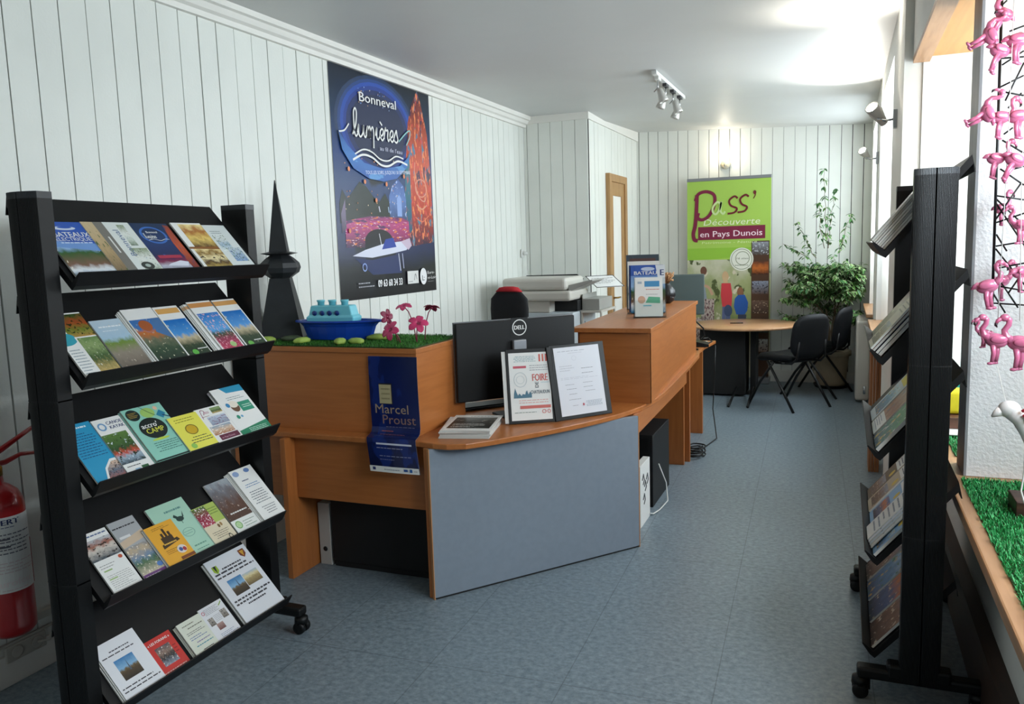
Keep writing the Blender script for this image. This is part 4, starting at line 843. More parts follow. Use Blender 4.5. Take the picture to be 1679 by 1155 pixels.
mbz.v and build('logo', mbz, mm, mon)
tag(build('keyboard', MB().box((-.22,-.07,0),(.22,.07,.012)).box((-.21,-.06,.012),(.21,.06,.018)), BLK2, M=Matrix.Translation((-1.80,4.02,.742))@Matrix.Rotation(radians(50),4,'Z'), bevel=.003), 'black keyboard on the counter under the large monitor', 'keyboard')
# display book
fd = thing('display_book','open black display book standing on the counter with two printed pages','folder',(-1.297,3.728,.739))
TI = radians(12)
def leaf_frame(p,q,org):
    u = V((q[0]-p[0],q[1]-p[1],0)).normalized(); nb = V((-u.y,u.x,0)); up = V((0,0,1))*cos(TI)+nb*sin(TI); return quad_frame((org[0],org[1],.742),u,up)
MI = WM[fd.name].inverted()
LFm = MI@leaf_frame((-1.504,3.604),(-1.297,3.728),(-1.297,3.728)); RFm = MI@leaf_frame((-1.297,3.728),(-1.088,3.992),(-1.297,3.728))
build('cover', MB().box((-.243,0,-.006),(-.004,.37,-.001)), BLK2, fd, M=LFm, bevel=.002)
build('cover', MB().box((.004,0,-.006),(.336,.378,-.001)), BLK2, fd, M=RFm, bevel=.002)
build('spine', MB().box((-.012,-.001,-.008),(.006,.372,.003)), BLK2, fd, M=RFm, bevel=.002)
PG = WH
mb, mm = sheet(.205,.335,.001,WH,[('l',.12,.86,.66,.955,5,'#2f7a86',1),('r',.74,.86,.78,.97,'#c8483a'),('r',.82,.86,.86,.97,'#d0604a'),('r',.90,.86,.96,.97,'#c8483a'),
  ('r',.10,.77,.42,.805,'#c04a5c'),('l',.5,.72,.95,.82,3,'#9a9aa0'),('t','FOIRE',.56,.575,.036,'#c85a50',{'w':.37,'b':.03}),('t','DE',.70,.475,.018,'#2a3a4a',{'ro':90,'b':.03}),('l',.76,.54,.96,.56,1,'#7aa0b4'),
  ('t','CHATEAUDUN',.50,.385,.018,'#3a5060',{'w':.46,'b':.02}),('ring',.26,.60,.16,.11,.06,'#a9b4ba'),('ring',.26,.60,.10,.06,.08,'#b6c0c4'),
  ('p',[(.08,.33),(.52,.33),(.52,.38),(.48,.42),(.44,.38),(.41,.44),(.38,.42),(.36,.38),(.3,.39),(.27,.36),(.22,.40),(.18,.37),(.15,.42),(.12,.48),(.09,.40)],'#3f6f86'),
  ('l',.2,.24,.95,.31,2,'#e0a49c'),('r',.22,.17,.97,.215,'#cc6258'),('l',.08,.10,.7,.13,1,'#7a8a80'),('ring',.80,.12,.05,.03,.3,'#c85a50'),('ring',.92,.12,.04,.03,.3,'#c85a50'),('r',.08,.34,.5,.35,'#3f6f86')])
mb.xf(Matrix.Translation((-.127,.015,0))); build('left_page', mb, mm, fd, M=LFm)['label'] = 'white page printed with a trade fair poster'
mb, mm = sheet(.275,.345,.001,flat('#d2d3da'),[('l',.08,.93,.92,.95,1,'#8a8a94'),('l',.3,.90,.6,.915,1,'#a0a0a8'),('ring',.42,.83,.05,.035,.1,'#b8b8c0'),('l',.55,.66,.86,.68,1,'#3a3a42'),('l',.55,.59,.85,.61,1,'#4a4a52'),('l',.08,.64,.4,.74,3,'#b4b4bc'),('l',.08,.52,.95,.56,2,'#b8b8c0'),('l',.55,.45,.8,.465,1,'#5a5a62'),
  ('l',.16,.44,.44,.455,1,'#4a4a52'),('l',.18,.375,.48,.39,1,'#3a3a42'),('l',.55,.385,.85,.40,1,'#4a4a52'),('l',.58,.325,.8,.34,1,'#4a4a52'),('l',.22,.30,.42,.315,1,'#3a3a42'),('l',.20,.22,.46,.235,1,'#4a4a52'),('l',.26,.13,.38,.145,1,'#5a5a62'),('e',.5,.14,.018,.02,'#b8384a'),('l',.56,.10,.92,.19,5,'#6a7a88',1)])
mb.xf(Matrix.Translation((.165,.018,0))); build('right_page', mb, mm, fd, M=RFm)['label'] = 'white page printed with a table of dates'
build('loose_pages', MB().box((-.262,.004,-.012),(-.235,.36,-.007)), WPL, fd, M=LFm)
# magazines lying in a pile
for q in range(6):
    top_ = q == 5
    el = [('l',.35,.88,.85,.93,1,'#3a3a3a'),('r',.08,.14,.94,.84,'#1d1d1f'),('r',.08,.14,.94,.84,pic('print_crowd',[(0,'#26241f'),(.5,'#3a3632'),(1,'#5a5650')],6,.3,[('#a8a49a',9,.62)])),('l',.14,.30,.8,.44,2,'#d8d8d4'),('l',.14,.18,.7,.28,1,'#e4e4e0')] if top_ else []
    mb, mm = sheet(.238,.345,.0058,WH,el,side=flat('#cfcfcb'))
    o = build('magazine', mb, mm, M=Matrix.Translation((-1.60+.003*((q*7)%3-1),3.285+.003*((q*5)%4-1),Z1+.0008+.0064*q))@Matrix.Rotation(radians(15+((q*11)%5-2)),4,'Z'))
    tag(o, 'magazine with a black cover photo on top of the pile on the counter' if top_ else 'white magazine in the pile on the counter under the one with the black cover', 'magazine', None if top_ else 'magazines in the pile on the counter')
# brochure holders on the long riser
HZ = 1.154
PL = glass_mat(); PL.name = 'clear_acrylic'
def holder(label, x, y, rz, w, h, depth=.10):
    t = thing('brochure_holder', label, 'brochure holder', (x,y,HZ), rz)
    mb = MB(); mb.box((-w/2,-depth/2,0),(w/2,depth/2,.004)); 
    mb.add([(-w/2,depth/2-.004,0),(w/2,depth/2-.004,0),(w/2,depth/2+.05,h),(-w/2,depth/2+.05,h),(-w/2,depth/2,0),(w/2,depth/2,0),(w/2,depth/2+.054,h),(-w/2,depth/2+.054,h)],[(0,1,2,3),(4,7,6,5),(0,3,7,4),(1,5,6,2),(3,2,6,7)])
    mb.add([(-w/2,-depth/2+.01,0),(w/2,-depth/2+.01,0),(w/2,-depth/2+.03,h*.45),(-w/2,-depth/2+.03,h*.45),(-w/2,-depth/2+.012,0),(w/2,-depth/2+.012,0),(w/2,-depth/2+.032,h*.45),(-w/2,-depth/2+.032,h*.45)],[(0,1,2,3),(4,7,6,5),(0,3,7,4),(1,5,6,2),(3,2,6,7)])
    for sx in (-1,1): mb.add([(sx*w/2,-depth/2+.01,0),(sx*w/2,depth/2,0),(sx*w/2,depth/2+.05,h),(sx*w/2,-depth/2+.03,h*.45)],[(0,1,2,3)])
    build('shell', mb, PL, t); return t
def stand_leaf(label, x, y, z, rz, w, h, base, el, t=.006, lean=12, g=None):
    M = Matrix.Translation((x,y,z))@Matrix.Rotation(rz,4,'Z')@Matrix.Rotation(radians(90-lean),4,'X')
    mb, mm = sheet(w,h,t,base,el); o = build('brochure',mb,mm,M=M); tag(o,label,'brochure',g)
holder('clear brochure holder nearest the end of the long counter box', -1.10, 4.93, radians(14), .20,.24,.12)
holder('clear brochure holder in the middle of the long counter box', -1.19, 5.22, radians(14), .24,.30,.12)
holder('clear brochure holder farthest along the long counter box', -1.28, 5.56, radians(14), .24,.36,.12)
for q in range(3):
    stand_leaf('white leaflet edge behind the white and green leaflet in the nearest holder',-1.105-.003*q,4.93+.009*q,HZ+.006,radians(14),.17,.24,WH,[],.006,10,'leaflets behind the front one in the nearest holder')
stand_leaf('white leaflet with a blue top and a green band in the nearest holder',-1.10,4.905,HZ+.006,radians(14),.165,.235,WH,[('r',.35,.78,.9,.93,'#4a90c0'),('l',.4,.68,.9,.74,1,'#c06a5a'),('p',[(.38,.36),(.92,.34),(.92,.50),(.5,.52)],'#5fae8c'),('e',.24,.44,.14,.10,'#cfa890'),('r',.1,.86,.25,.92,'#a8b4c0'),('l',.4,.56,.9,.6,1,'#8a8a8a'),('r',.3,.27,.6,.3,'#6ac0d0')],.006,10)
stand_leaf('blue topped BATEAUX brochure in the middle holder',-1.165,5.18,HZ+.006,radians(14),.22,.31,P_lake,[('r',0,.78,1,1,'#2f55a8'),('t','BATEAUX',.1,.80,.024,WH,{'w':.8,'b':.03}),('e',.5,.92,.2,.04,'#c0cce4'),('p',[(.72,1),(1,1),(1,.6),(.82,.6)],'#e0e4ea'),('t','E',.86,.78,.04,'#2a3f70',{'b':.05})],.008,11)
for q in range(2):
    stand_leaf('blue brochure edge behind the BATEAUX one in the middle holder',-1.185-.004*q,5.215+.014*q,HZ+.006,radians(14),.22,.31,'#2c4a90',[],.008,11,'brochures in the back of the middle holder')
stand_leaf('white brochure with photo letters in the farthest holder',-1.27,5.515,HZ+.006,radians(14),.22,.33,WH,[('l',.08,.84,.9,.93,1,'#3a5a3a'),('r',.05,.05,.95,.45,P_lake)],.008,11)
stand_leaf('dark brochure standing highest at the back of the farthest holder',-1.29,5.57,HZ+.006,radians(14),.225,.375,'#3a4650',[('r',.1,.72,.9,.93,'#5a3a34')],.008,11)
vz = thing('vase','round black ribbed vase with a dried straw tuft behind the brochure holders','vase',(-1.235,6.10,HZ))
mb = MB().lathe([(.03,0),(.055,.02),(.068,.06),(.064,.10),(.045,.13),(.028,.145),(.028,.15)],seg=24); mb.v = [(x*(1+.05*cos(12*atan2(y,x+1e-9))),y*(1+.05*cos(12*atan2(y,x+1e-9))),z) for x,y,z in mb.v]
build('body', mb, mat('black_glaze','#16171a',.3), vz)
r_ = random.Random(4); mb = MB()
for _ in range(140):
    a = r_.uniform(0,2*pi); e = r_.uniform(.01,.06); h = r_.uniform(.17,.235); mb.tube([(0,0,.13),(cos(a)*e*.6,sin(a)*e*.6,(.13+h)/2+.02),(cos(a)*e,sin(a)*e,h)],[.002,.003,.005],5)
build('dried_tuft', mb, mat('straw','#b98d62',.8,noise=.2), vz)
m2 = thing('monitor','dark computer monitor seen from behind at the far end of the long counter box','monitor',M=quad_frame((-1.16,6.62,1.02),(.90,.42,0),(0,0,1)))
build('back_cover', MB().box((-.20,0,-.01),(.13,.33,.015)), mat('grey_green_plastic','#3c4a48',.45), m2, bevel=.008)
build('screen', MB().box((-.19,.012,-.0125),(.12,.318,-.010)), mat('screen_dark','#0a0c10',.15), m2)
build('stand', MB().box((-.06,-.275,-.004),(-.01,.02,.010)).box((-.12,-.281,-.07),(.06,-.270,.08)), BLK2, m2)
# phone and card reader at the desk's end
ph = thing('telephone','black desk telephone at the far end of the desk beside the counter box','telephone',(-1.115,6.86,Z1),radians(10))
build('base', MB().extr([(-.08,0),(.08,0),(.08,.022),(-.08,.06)],-.10,.10), BLK2, ph, bevel=.004); build('handset', MB().tube([(-.075,-.09,.065),(-.06,-.05,.085),(-.05,0,.09),(-.05,.05,.085),(-.065,.09,.065)],[.02,.018,.014,.018,.02],10), BLK2, ph)
tag(build('open_notebook', MB().prism([(-1.22,7.02),(-1.09,7.02),(-1.09,7.16),(-1.21,7.18)],Z1+.001,Z1+.006), WPL), 'white papers at the far corner of the desk behind the telephone', 'paper')
tag(build('cable', MB().tube([(-1.08,6.42,1.0),(-1.03,6.55,.92),(-1.04,6.7,.84),(-1.09,6.85,.80),(-1.06,7.0,.79),(-1.02,6.95,.765),(-1.05,6.8,.757)],.006,8), BLK2), 'thick black cable looping above the telephone on the desk', 'cable')
# cables on the floor
tag(build('cable', MB().tube([(-.985,6.9,.74),(-.99,6.9,.5),(-1.0,6.87,.2),(-.93,6.6,.012),(-.98,6.3,.008),(-1.10,6.1,.008),(-1.3,6.0,.008)],.005,8), BLK2), 'long black cable hanging from the desk end and curving back under it', 'cable')
mb = []
for k in range(60):
    a = k*.42; mb.append((-1.0+.06*cos(a)*(1+.2*sin(k*.7)), 6.02+.10*sin(a)+.01*sin(k), .012+.0014*k))
tag(build('coiled_cable', MB().tube([(-1.2,5.98,.008)]+mb,.006,7), BLK2), 'coil of black cable on the floor beside the counter leg', 'cable')
tag(build('cable', MB().tube([(-1.035,4.85,.25),(-1.0,4.9,.12),(-.98,4.85,.02),(-1.0,4.7,.007),(-1.02,4.62,.007),(-1.03,4.58,.02)],.004,7), WPL), 'short white cable by the white box at the grey panel', 'cable')

# ================================================================== office chair, copier, door side
oc = thing('office_chair','black office chair with a red top to its backrest behind the monitor','chair',(-2.03,4.95,0),radians(-15))
def pad(w0,w1,h,t,z0,m,y=0,rows=8):
    mb = MB(); N = 20; vs = []
    for i in range(rows+1):
        q = i/rows; zz = z0+h*q; w = (w0+(w1-w0)*sin(q*pi*.5)); w *= sqrt(max(.02,1-max(0,(q-.80)/.2)**2*.75)) ; 
        for k in range(N):
            a = 2*pi*k/N; c_,s_ = cos(a),sin(a); vs.append((w/2*(abs(c_)**.7)*(1 if c_>0 else -1), y+t/2*(abs(s_)**.8)*(1 if s_>0 else -1)*(1 if 0<i<rows else .5), zz))
    mb.add(vs,[(i*N+k,i*N+(k+1)%N,(i+1)*N+(k+1)%N,(i+1)*N+k) for i in range(rows) for k in range(N)]+[tuple(range(N-1,-1,-1)),tuple(rows*N+k for k in range(N))],smooth=True); return mb
build('backrest', pad(.26,.31,.54,.07,.80,mat('black_mesh','#0d0f10',.9,bump=.6,bscale=400),y=-.02), CLOTH, oc)
build('red_top', pad(.22,.14,.035,.078,1.318,None,y=-.02,rows=5), mat('red_fabric','#b8202a',.8), oc)['label'] = 'red top of the backrest'
mb = MB().box((-.24,-.02,.46),(.24,.46,.53)); build('seat', mb, CLOTH, oc, bevel=.03)
build('back_bar', MB().tube([(0,0,.45),(0,-.05,.6),(0,-.03,.95)],.02,10), BLK2, oc)
build('gas_lift', MB().tube([(0,.22,.09),(0,.22,.46)],.025,12), CHROME, oc)
for k in range(5):
    a = 2*pi*k/5; o = build('base_arm', MB().tube([(0,.22,.11),(.27*cos(a),.22+.27*sin(a),.07)],[.025,.016],8), BLK2, oc)
    build('castor', MB().ell((.27*cos(a),.22+.27*sin(a),.03),(.03,.03,.03),12,8), BLK2, o)
cp = thing('photocopier','large white photocopier with an open grey tray behind the office chair','photocopier',(-2.4,6.8,0))
PW = mat('copier_white','#c9c6bd',.4); PGR = mat('copier_grey','#a3a39e',.4); PB2 = mat('copier_blue_white','#c3cdd2',.4)
build('body', MB().box((-2.70,6.47,.03),(-2.09,7.13,1.05)), PB2, cp, world=True, bevel=.012)
build('left_column', MB().box((-2.70,6.47,1.05),(-2.30,6.75,1.15)), PW, cp, world=True, bevel=.008)
build('scanner', MB().box((-2.72,6.42,1.15),(-2.10,6.95,1.235)), PW, cp, world=True, bevel=.02)
build('scanner_lid', MB().box((-2.72,6.43,1.238),(-2.14,6.95,1.345)), PW, cp, world=True, bevel=.03, seg=3)
build('paper_tray', MB().extr([(-2.14,1.22),(-1.93,1.31),(-1.93,1.325),(-2.14,1.28)],6.5,6.85), PGR, cp, world=True, bevel=.003)
build('output_slot', MB().box((-2.30,6.60,1.055),(-2.095,7.0,1.145)), BLKM, cp, world=True)
build('side_door', MB().box((-2.091,6.52,.12),(-2.086,7.08,.70)), PW, cp, world=True, bevel=.002)
for k in range(3): build('paper_drawer', MB().box((-2.68,6.462,.10+.22*k),(-2.11,6.472,.30+.22*k)), PW, cp, world=True, bevel=.003)
mb = MB()
for k,zz in enumerate((.93,.90,.87)): mb.box((-2.0895,6.78,zz),(-2.0875,6.80,zz+.02))
build('side_label', mb, flat('#5a5a5e'), cp, world=True)
build('lid_hinge', MB().tube([(-2.68,6.93,1.345),(-2.2,6.93,1.35),(-2.14,6.93,1.31)],.008,6), BLK2, cp, world=True)
mb, mm = sheet(.30,.21,.002,WH,[('r',0,0,1,.05,'#1a1a1c'),('r',0,.95,1,1,'#1a1a1c'),('r',0,.05,.03,.95,'#1a1a1c'),('r',.97,.05,1,.95,'#1a1a1c'),('l',.12,.3,.88,.8,5,'#6a6a6e')])
tag(build('framed_notice', mb, mm, M=Matrix.Translation((-1.90,6.97,1.235))@Matrix.Rotation(radians(50),4,'Z')@Matrix.Rotation(radians(28),4,'X')), 'white notice with a black border propped up at the right end of the photocopier', 'notice')
tag(build('paper_tray_box', MB().box((-2.085,6.70,1.055),(-1.93,7.12,1.15)).box((-2.085,6.70,1.15),(-2.075,7.12,1.19)), PGR, bevel=.003), 'grey open box between the photocopier and the framed notice', 'box')
tag(build('side_table', MB().box((-2.084,6.65,1.035),(-1.90,7.14,1.053)).box((-1.915,6.66,0),(-1.90,6.69,1.035)).box((-1.915,7.10,0),(-1.90,7.13,1.035)).box((-2.084,6.66,0),(-2.07,6.69,1.035)), PW), 'narrow white stand against the right side of the photocopier', 'stand')

# ================================================================== on the walls
W_,H_ = 1.30,1.53
BGP = pic('poster_night',[(0,'#0e0f14'),(.12,'#12141c'),(.2,'#1a2450'),(.34,'#202e5c'),(.5,'#25406e'),(.62,'#1c3a72'),(.8,'#16304e'),(.95,'#18222e'),(1,'#1a2028')],2.2,.07,[('#2a4f8c',1.6,.60),('#141c28',2.4,.62)],.28)
RED = pic('poster_red',[(0,'#3a1c38'),(.25,'#b83a2c'),(.5,'#c8503a'),(.75,'#a8442c'),(.9,'#6a2a2c'),(1,'#2c2434')],3.5,.15,[('#4a7a98',9,.60),('#e88a58',14,.57),('#30264a',6,.61),('#d84a4a',20,.6)],.28)
BRG = pic('poster_bridge',[(0,'#201638'),(.4,'#9a2a68'),(.8,'#b83a7a'),(1,'#5a1e5a')],7,.2,[('#e07a3a',11,.58),('#e8c8d8',18,.62),('#4a1a58',6,.6)],.28)
TREE = pic('poster_trees',[(0,'#0c1410'),(1,'#1c2a2c')],8,.3,[],.28); CAS = pic('poster_castle',[(0,'#28406c'),(.5,'#5a7ab8'),(1,'#3a5a9a')],5,.2,[('#a8bce4',8,.6)],.28)
stars = []
rs = random.Random(21)
for _ in range(46): stars.append(('e',rs.uniform(.08,.68),rs.uniform(.36,.64),.0035,.003,rs.choice(['#e0a070','#c88a5a','#e8d0b0'])))
for _ in range(30): stars.append(('e',rs.uniform(.22,.55),rs.uniform(.82,.90),.003,.0025,rs.choice(['#6a90d0','#c8a070','#a8c0e8'])))
for u,v in ((.12,.545),(.66,.545),(.47,.50),(.36,.425),(.26,.50),(.10,.29)): stars.append(('e',u,v,.010,.010,'#e08a60'))
haze = []
for i,(ru,rv,c) in enumerate(((.44,.225,'#1d3558'),(.41,.21,'#20407a'),(.385,.197,'#2149a0'),(.355,.182,'#1d3a86'),(.33,.165,'#1b2c5c'),(.29,.145,'#1c2748'))):
    haze.append(('e',.43,.735,ru*.92,rv,c))
el = haze+[('p',[(.74,.80),(.80,.90),(.86,.96),(.90,.90),(.96,.76),(.985,.55),(.99,.24),(.70,.22),(.66,.40),(.70,.62)],RED),
  ('p',[(.66,.40),(.70,.62),(.74,.66),(.74,.30),(.68,.26)],pic('poster_teal',[(0,'#1c4a6a'),(1,'#2a7a8a')],6,.4,[('#b84a4a',8,.6)])),
  ('s',[(.80,.62),(.79,.54),(.83,.46),(.90,.44),(.92,.50),(.88,.58)],.008,'#d8a08a'),('s',[(.80,.42),(.86,.40),(.92,.42)],.010,'#d89a80'),('ring',.86,.50,.07,.045,.14,'#d8907a'),('s',[(.78,.36),(.86,.34),(.94,.37)],.008,'#e0785a'),
  ('p',[(.03,.32),(.03,.40),(.06,.46),(.10,.42),(.16,.46),(.22,.50),(.28,.48),(.34,.44),(.40,.42),(.46,.46),(.50,.42),(.52,.32)],TREE),
  ('p',[(.50,.34),(.50,.45),(.54,.50),(.60,.53),(.66,.50),(.68,.44),(.68,.34)],CAS),('p',[(.58,.36),(.58,.44),(.605,.46),(.63,.44),(.63,.36)],'#8aa4d8'),
  ('p',[(.07,.22),(.07,.33),(.30,.355),(.62,.355),(.70,.34),(.70,.22)],BRG),('e',.38,.245,.14,.055,'#100c18'),('r',.24,.16,.54,.235,'#101420'),
  ('p',[(.04,.36),(.04,.28),(.08,.30),(.08,.42)],pic('poster_bush',[(0,'#3a3048'),(1,'#8a7a98')],12,.4)),
  ('p',[(.12,.185),(.24,.21),(.42,.235),(.60,.245),(.70,.235),(.66,.205),(.50,.19),(.30,.175)],'#d4d6e6'),('p',[(.14,.175),(.30,.165),(.56,.185),(.60,.10),(.30,.10)],'#1a2a5c'),('p',[(.60,.245),(.70,.26),(.72,.225),(.68,.205)],'#c8b4c8'),
  ('p',[(.40,.21),(.44,.255),(.52,.262),(.55,.22)],'#1a3a9a'),('s',[(.40,.22),(.38,.28)],.007,'#e8e8f0'),('s',[(.40,.375),(.39,.40)],.012,'#c8c8d8'),('s',[(.49,.375),(.485,.40)],.012,'#9ab0c8'),('s',[(.57,.19),(.585,.11)],.012,'#b8bcd0'),('s',[(.61,.19),(.62,.12)],.012,'#a8acc8'),
  ('ring',.225,.135,.022,.018,.3,'#8aa0d8')]+stars+[
  ('t','Bonneval',.245,.835,.062,WH,{'w':.36,'b':.02,'ro':1}),
  ('script','lumières',.17,.685,.076,.0125,WH,.02,1.45),('s',[(.05,.69),(.10,.70),(.14,.73)],.010,WH),
  ('s',[(.62,.70),(.70,.745),(.745,.76),(.74,.73),(.70,.69)],.010,'#8ac0c0'),
  ('t','au fil de l\'eau',.42,.645,.028,'#c8cce0',{'w':.23}),
  ('p',[(.045,.695),(.07,.62),(.16,.55),(.30,.515),(.44,.51),(.58,.53),(.70,.59),(.76,.70),(.72,.64),(.62,.59),(.44,.565),(.26,.58),(.12,.64)],pic('poster_crescent',[(0,'#2a5aa8'),(.5,'#3f78bc'),(1,'#27508f')],3,.3,[('#5a94cc',4,.6)],.28)),
  ('s',[(.18,.61),(.26,.635),(.34,.63),(.42,.605),(.50,.605),(.58,.63),(.66,.625)],.010,WH),('s',[(.16,.585),(.25,.612),(.34,.607),(.42,.582),(.50,.582),(.60,.61),(.70,.60)],.014,WH),
  ('t','TOUS LES SOIRS, JUSQU\'AU 30 SEPTEMBRE',.27,.532,.024,'#dfe4f0',{'w':.46,'ro':4}),
  ('l',.15,.045,.30,.075,2,'#b0b0b8'),('t','09 63 60 34 33',.335,.045,.050,'#ececec',{'w':.25,'b':.04}),
  ('r',.645,.045,.77,.105,'#d8d8d4'),('s',[(.72,.06),(.735,.09),(.75,.065)],.006,'#4a4a4c'),('l',.655,.05,.72,.06,1,'#6a6a6c'),
  ('e',.83,.075,.040,.040,'#e4e4e4'),('t','L:',.815,.055,.040,'#1a1a1c',{'b':.04}),('t','Eure-',.88,.085,.022,WH,{'w':.085}),('t','et-Loir',.88,.060,.022,WH,{'w':.10}),('l',.88,.045,.98,.05,1,'#a8a8a8')]
mb, mm = sheet(W_,H_,.001,BGP,el,dz=.00009,side=flat('#dcdcd6'))
tag(build('event_poster', mb, mm, M=quad_frame((-2.926,4.965,1.30),(0,1,0),(0,0,1))), 'large dark blue Bonneval lumières poster on the left wall', 'poster')

# roll-up banner
BW,BH,BY = .915,2.22,9.46
rb = thing('rollup_banner','tall green roll-up banner reading Pass Découverte en Pays Dunois','banner',(-1.205,BY,0))
PHO = pic('banner_trees',[(0,'#cfc8b4'),(.25,'#b8b094'),(.55,'#7f8c54'),(.8,'#a0a878'),(1,'#c4c4ac')],6,.3,[('#4f5a34',7,.58),('#cfc8b0',9,.66)],.35)
BIKE = pic('banner_bikes',[(0,'#a89c90'),(1,'#b8a8a0')],9,.4,[('#5a2a34',11,.54),('#2a2a34',8,.6)],.35)
film = [pic('film_a',[(0,'#4a4038'),(1,'#8a8e98')],6,.4,[('#c8ccd4',8,.58)]),pic('film_b',[(0,'#3a1e12'),(.5,'#c06a2c'),(1,'#5a3020')],5,.3),pic('film_c',[(0,'#5a4a44'),(1,'#8a94a8')],6,.4,[('#2a2a34',7,.56)]),pic('film_d',[(0,'#3c2a24'),(1,'#6a5448')],7,.4,[('#c8b49c',9,.6)]),pic('film_e',[(0,'#3a4a3a'),(1,'#7a7a74')],7,.4,[('#1a1a20',6,.56)]),pic('film_f',[(0,'#a88a7a'),(1,'#c8ccc8')],6,.4,[('#4a3a3a',8,.56)])]
MR,DK = '#7a1c3c','#6a1420'
el = [('r',0,.0,1,.60,PHO),('p',[(0,.60),(.35,.605),(.55,.61),(.8,.605),(1,.60),(1,.66),(0,.66)],'#8fbe3c'),
 ('r',.17,.20,.33,.40,BIKE),('r',.0,.16,.17,.30,BIKE),('e',.20,.545,.04,.022,'#6a4636'),('p',[(.02,.46),(.12,.53),(.20,.525),(.22,.46),(.24,.40),(.10,.40)],'#8f9aa6'),('s',[(.18,.47),(.26,.46),(.31,.42)],.03,'#c09a80'),
 ('e',.465,.515,.04,.026,'#c8a880'),('p',[(.44,.51),(.49,.51),(.50,.45),(.44,.45)],'#c8ac84'),('p',[(.42,.48),(.53,.48),(.55,.42),(.54,.36),(.43,.36),(.41,.42)],'#c83c44'),('p',[(.43,.36),(.53,.36),(.52,.22),(.48,.22),(.47,.32),(.45,.22),(.42,.22)],'#5a6488'),
 ('e',.645,.435,.038,.024,'#8a6044'),('p',[(.58,.40),(.62,.42),(.70,.42),(.74,.38),(.73,.34),(.70,.32),(.60,.32),(.57,.36)],'#1f56a4'),('p',[(.62,.32),(.72,.32),(.71,.22),(.67,.22),(.66,.28),(.64,.22),(.61,.22)],'#3a3f50'),('e',.50,.34,.05,.03,'#3a4a6a'),
 ('r',.775,.0,.985,.69,'#4a2f1c')]
for k in range(6): el.append(('r',.785,.62-.098*k-.0,.975,.685-.098*k,film[k]))
for k in range(9): el.append(('r',.05+.0*k,.0,.06,.01,MR))
el = el[:-9]
el += [('e',.66,.60,.14,.058,'#e4e6da'),('ring',.66,.60,.125,.052,.06,'#8a9478'),('ring',.67,.605,.085,.035,.10,'#8a9478'),('t','16 sites',.60,.60,.022,'#5a6448',{'w':.14,'sh':.2}),('l',.58,.565,.74,.575,1,'#6a745a'),
 ('r',.135,.702,.935,.768,MR),('t','en Pays Dunois',.16,.716,.068,'#f0dce2',{'w':.74,'b':.015,'ro':.4}),
 ('t','Découverte',.20,.775,.072,'#e4ecc8',{'w':.67,'sh':.22}),('t','Patrimoine - Nature',.18,.682,.026,'#d8e6a8',{'w':.66,'sh':.15}),
 ('s',[(.12,.93),(.115,.86),(.10,.78),(.075,.735),(.09,.705),(.13,.70)],.042,MR),('s',[(.10,.90),(.14,.935),(.24,.945),(.33,.925),(.33,.875),(.27,.825),(.19,.805),(.13,.815),(.14,.84)],.036,MR),
 ('script','a',.30,.83,.135,.022,'#c8de9c',0,1.15),('s',[(.61,.905),(.57,.915),(.51,.895),(.53,.87),(.60,.855),(.57,.835),(.49,.83)],.021,DK),('s',[(.74,.91),(.70,.92),(.64,.90),(.66,.875),(.72,.86),(.69,.84),(.61,.835)],.021,DK),
 ('e',.81,.93,.018,.010,DK),('s',[(.82,.93),(.815,.915),(.795,.90)],.010,DK)]
mb, mm = sheet(BW,BH,.001,flat('#a2c654',.45),el,dz=.00015)
build('printed_sheet', mb, mm, rb, M=quad_frame((0,-.02,.07),(1,0,0),(0,0,1)))
build('top_rail', MB().box((-.46,-.028,2.285),(.46,-.008,2.32)), ALU, rb, bevel=.003)
build('base', MB().box((-.46,-.10,0),(.46,.08,.075)), ALU, rb, bevel=.012)
build('support_pole', MB().tube([(0,.02,.07),(0,.0,2.27)],.008,8), ALU, rb)

# sconce above the banner
sc = thing('wall_sconce','small white wall sconce with a lit bulb above the green banner','wall lamp',(-1.255,9.58,2.47))
build('backplate', MB().lathe([(.001,.0),(.055,.0),(.052,.012),(.02,.022),(.001,.022)],seg=20).xf(Matrix.Rotation(pi/2,4,'X')), CREAM, sc)
build('arm', MB().tube([(0,-.02,-.01),(0,-.07,-.02),(0,-.085,.02)],.009,8), CREAM, sc)
build('bulb', MB().lathe([(.006,.02),(.022,.045),(.026,.07),(.018,.095),(.004,.103)],(0,-.085,0),14), mat('lit_bulb','#fff6e4',.4,emit='#ffe2b4',estr=25), sc)
def lamp_point(name, loc, e, color, rad=.03):
    d = bpy.data.lights.new(name,'POINT'); d.energy = e; d.color = color; d.shadow_soft_size = rad
    o = bpy.data.objects.new(name, d); COL.objects.link(o); o.location = loc; o['kind'] = 'structure'; return o
def lamp_spot(name, loc, tgt, e, color, ang, blend=.5):
    d = bpy.data.lights.new(name,'SPOT'); d.energy = e; d.color = color; d.spot_size = radians(ang); d.spot_blend = blend; d.shadow_soft_size = .025
    o = bpy.data.objects.new(name, d); COL.objects.link(o); o.location = loc
    o.rotation_euler = (V(tgt)-V(loc)).to_track_quat('-Z','Y').to_euler(); o['kind'] = 'structure'; return o
lamp_point('sconce_light', (-1.255,9.44,2.60), 3, (1,.9,.74))
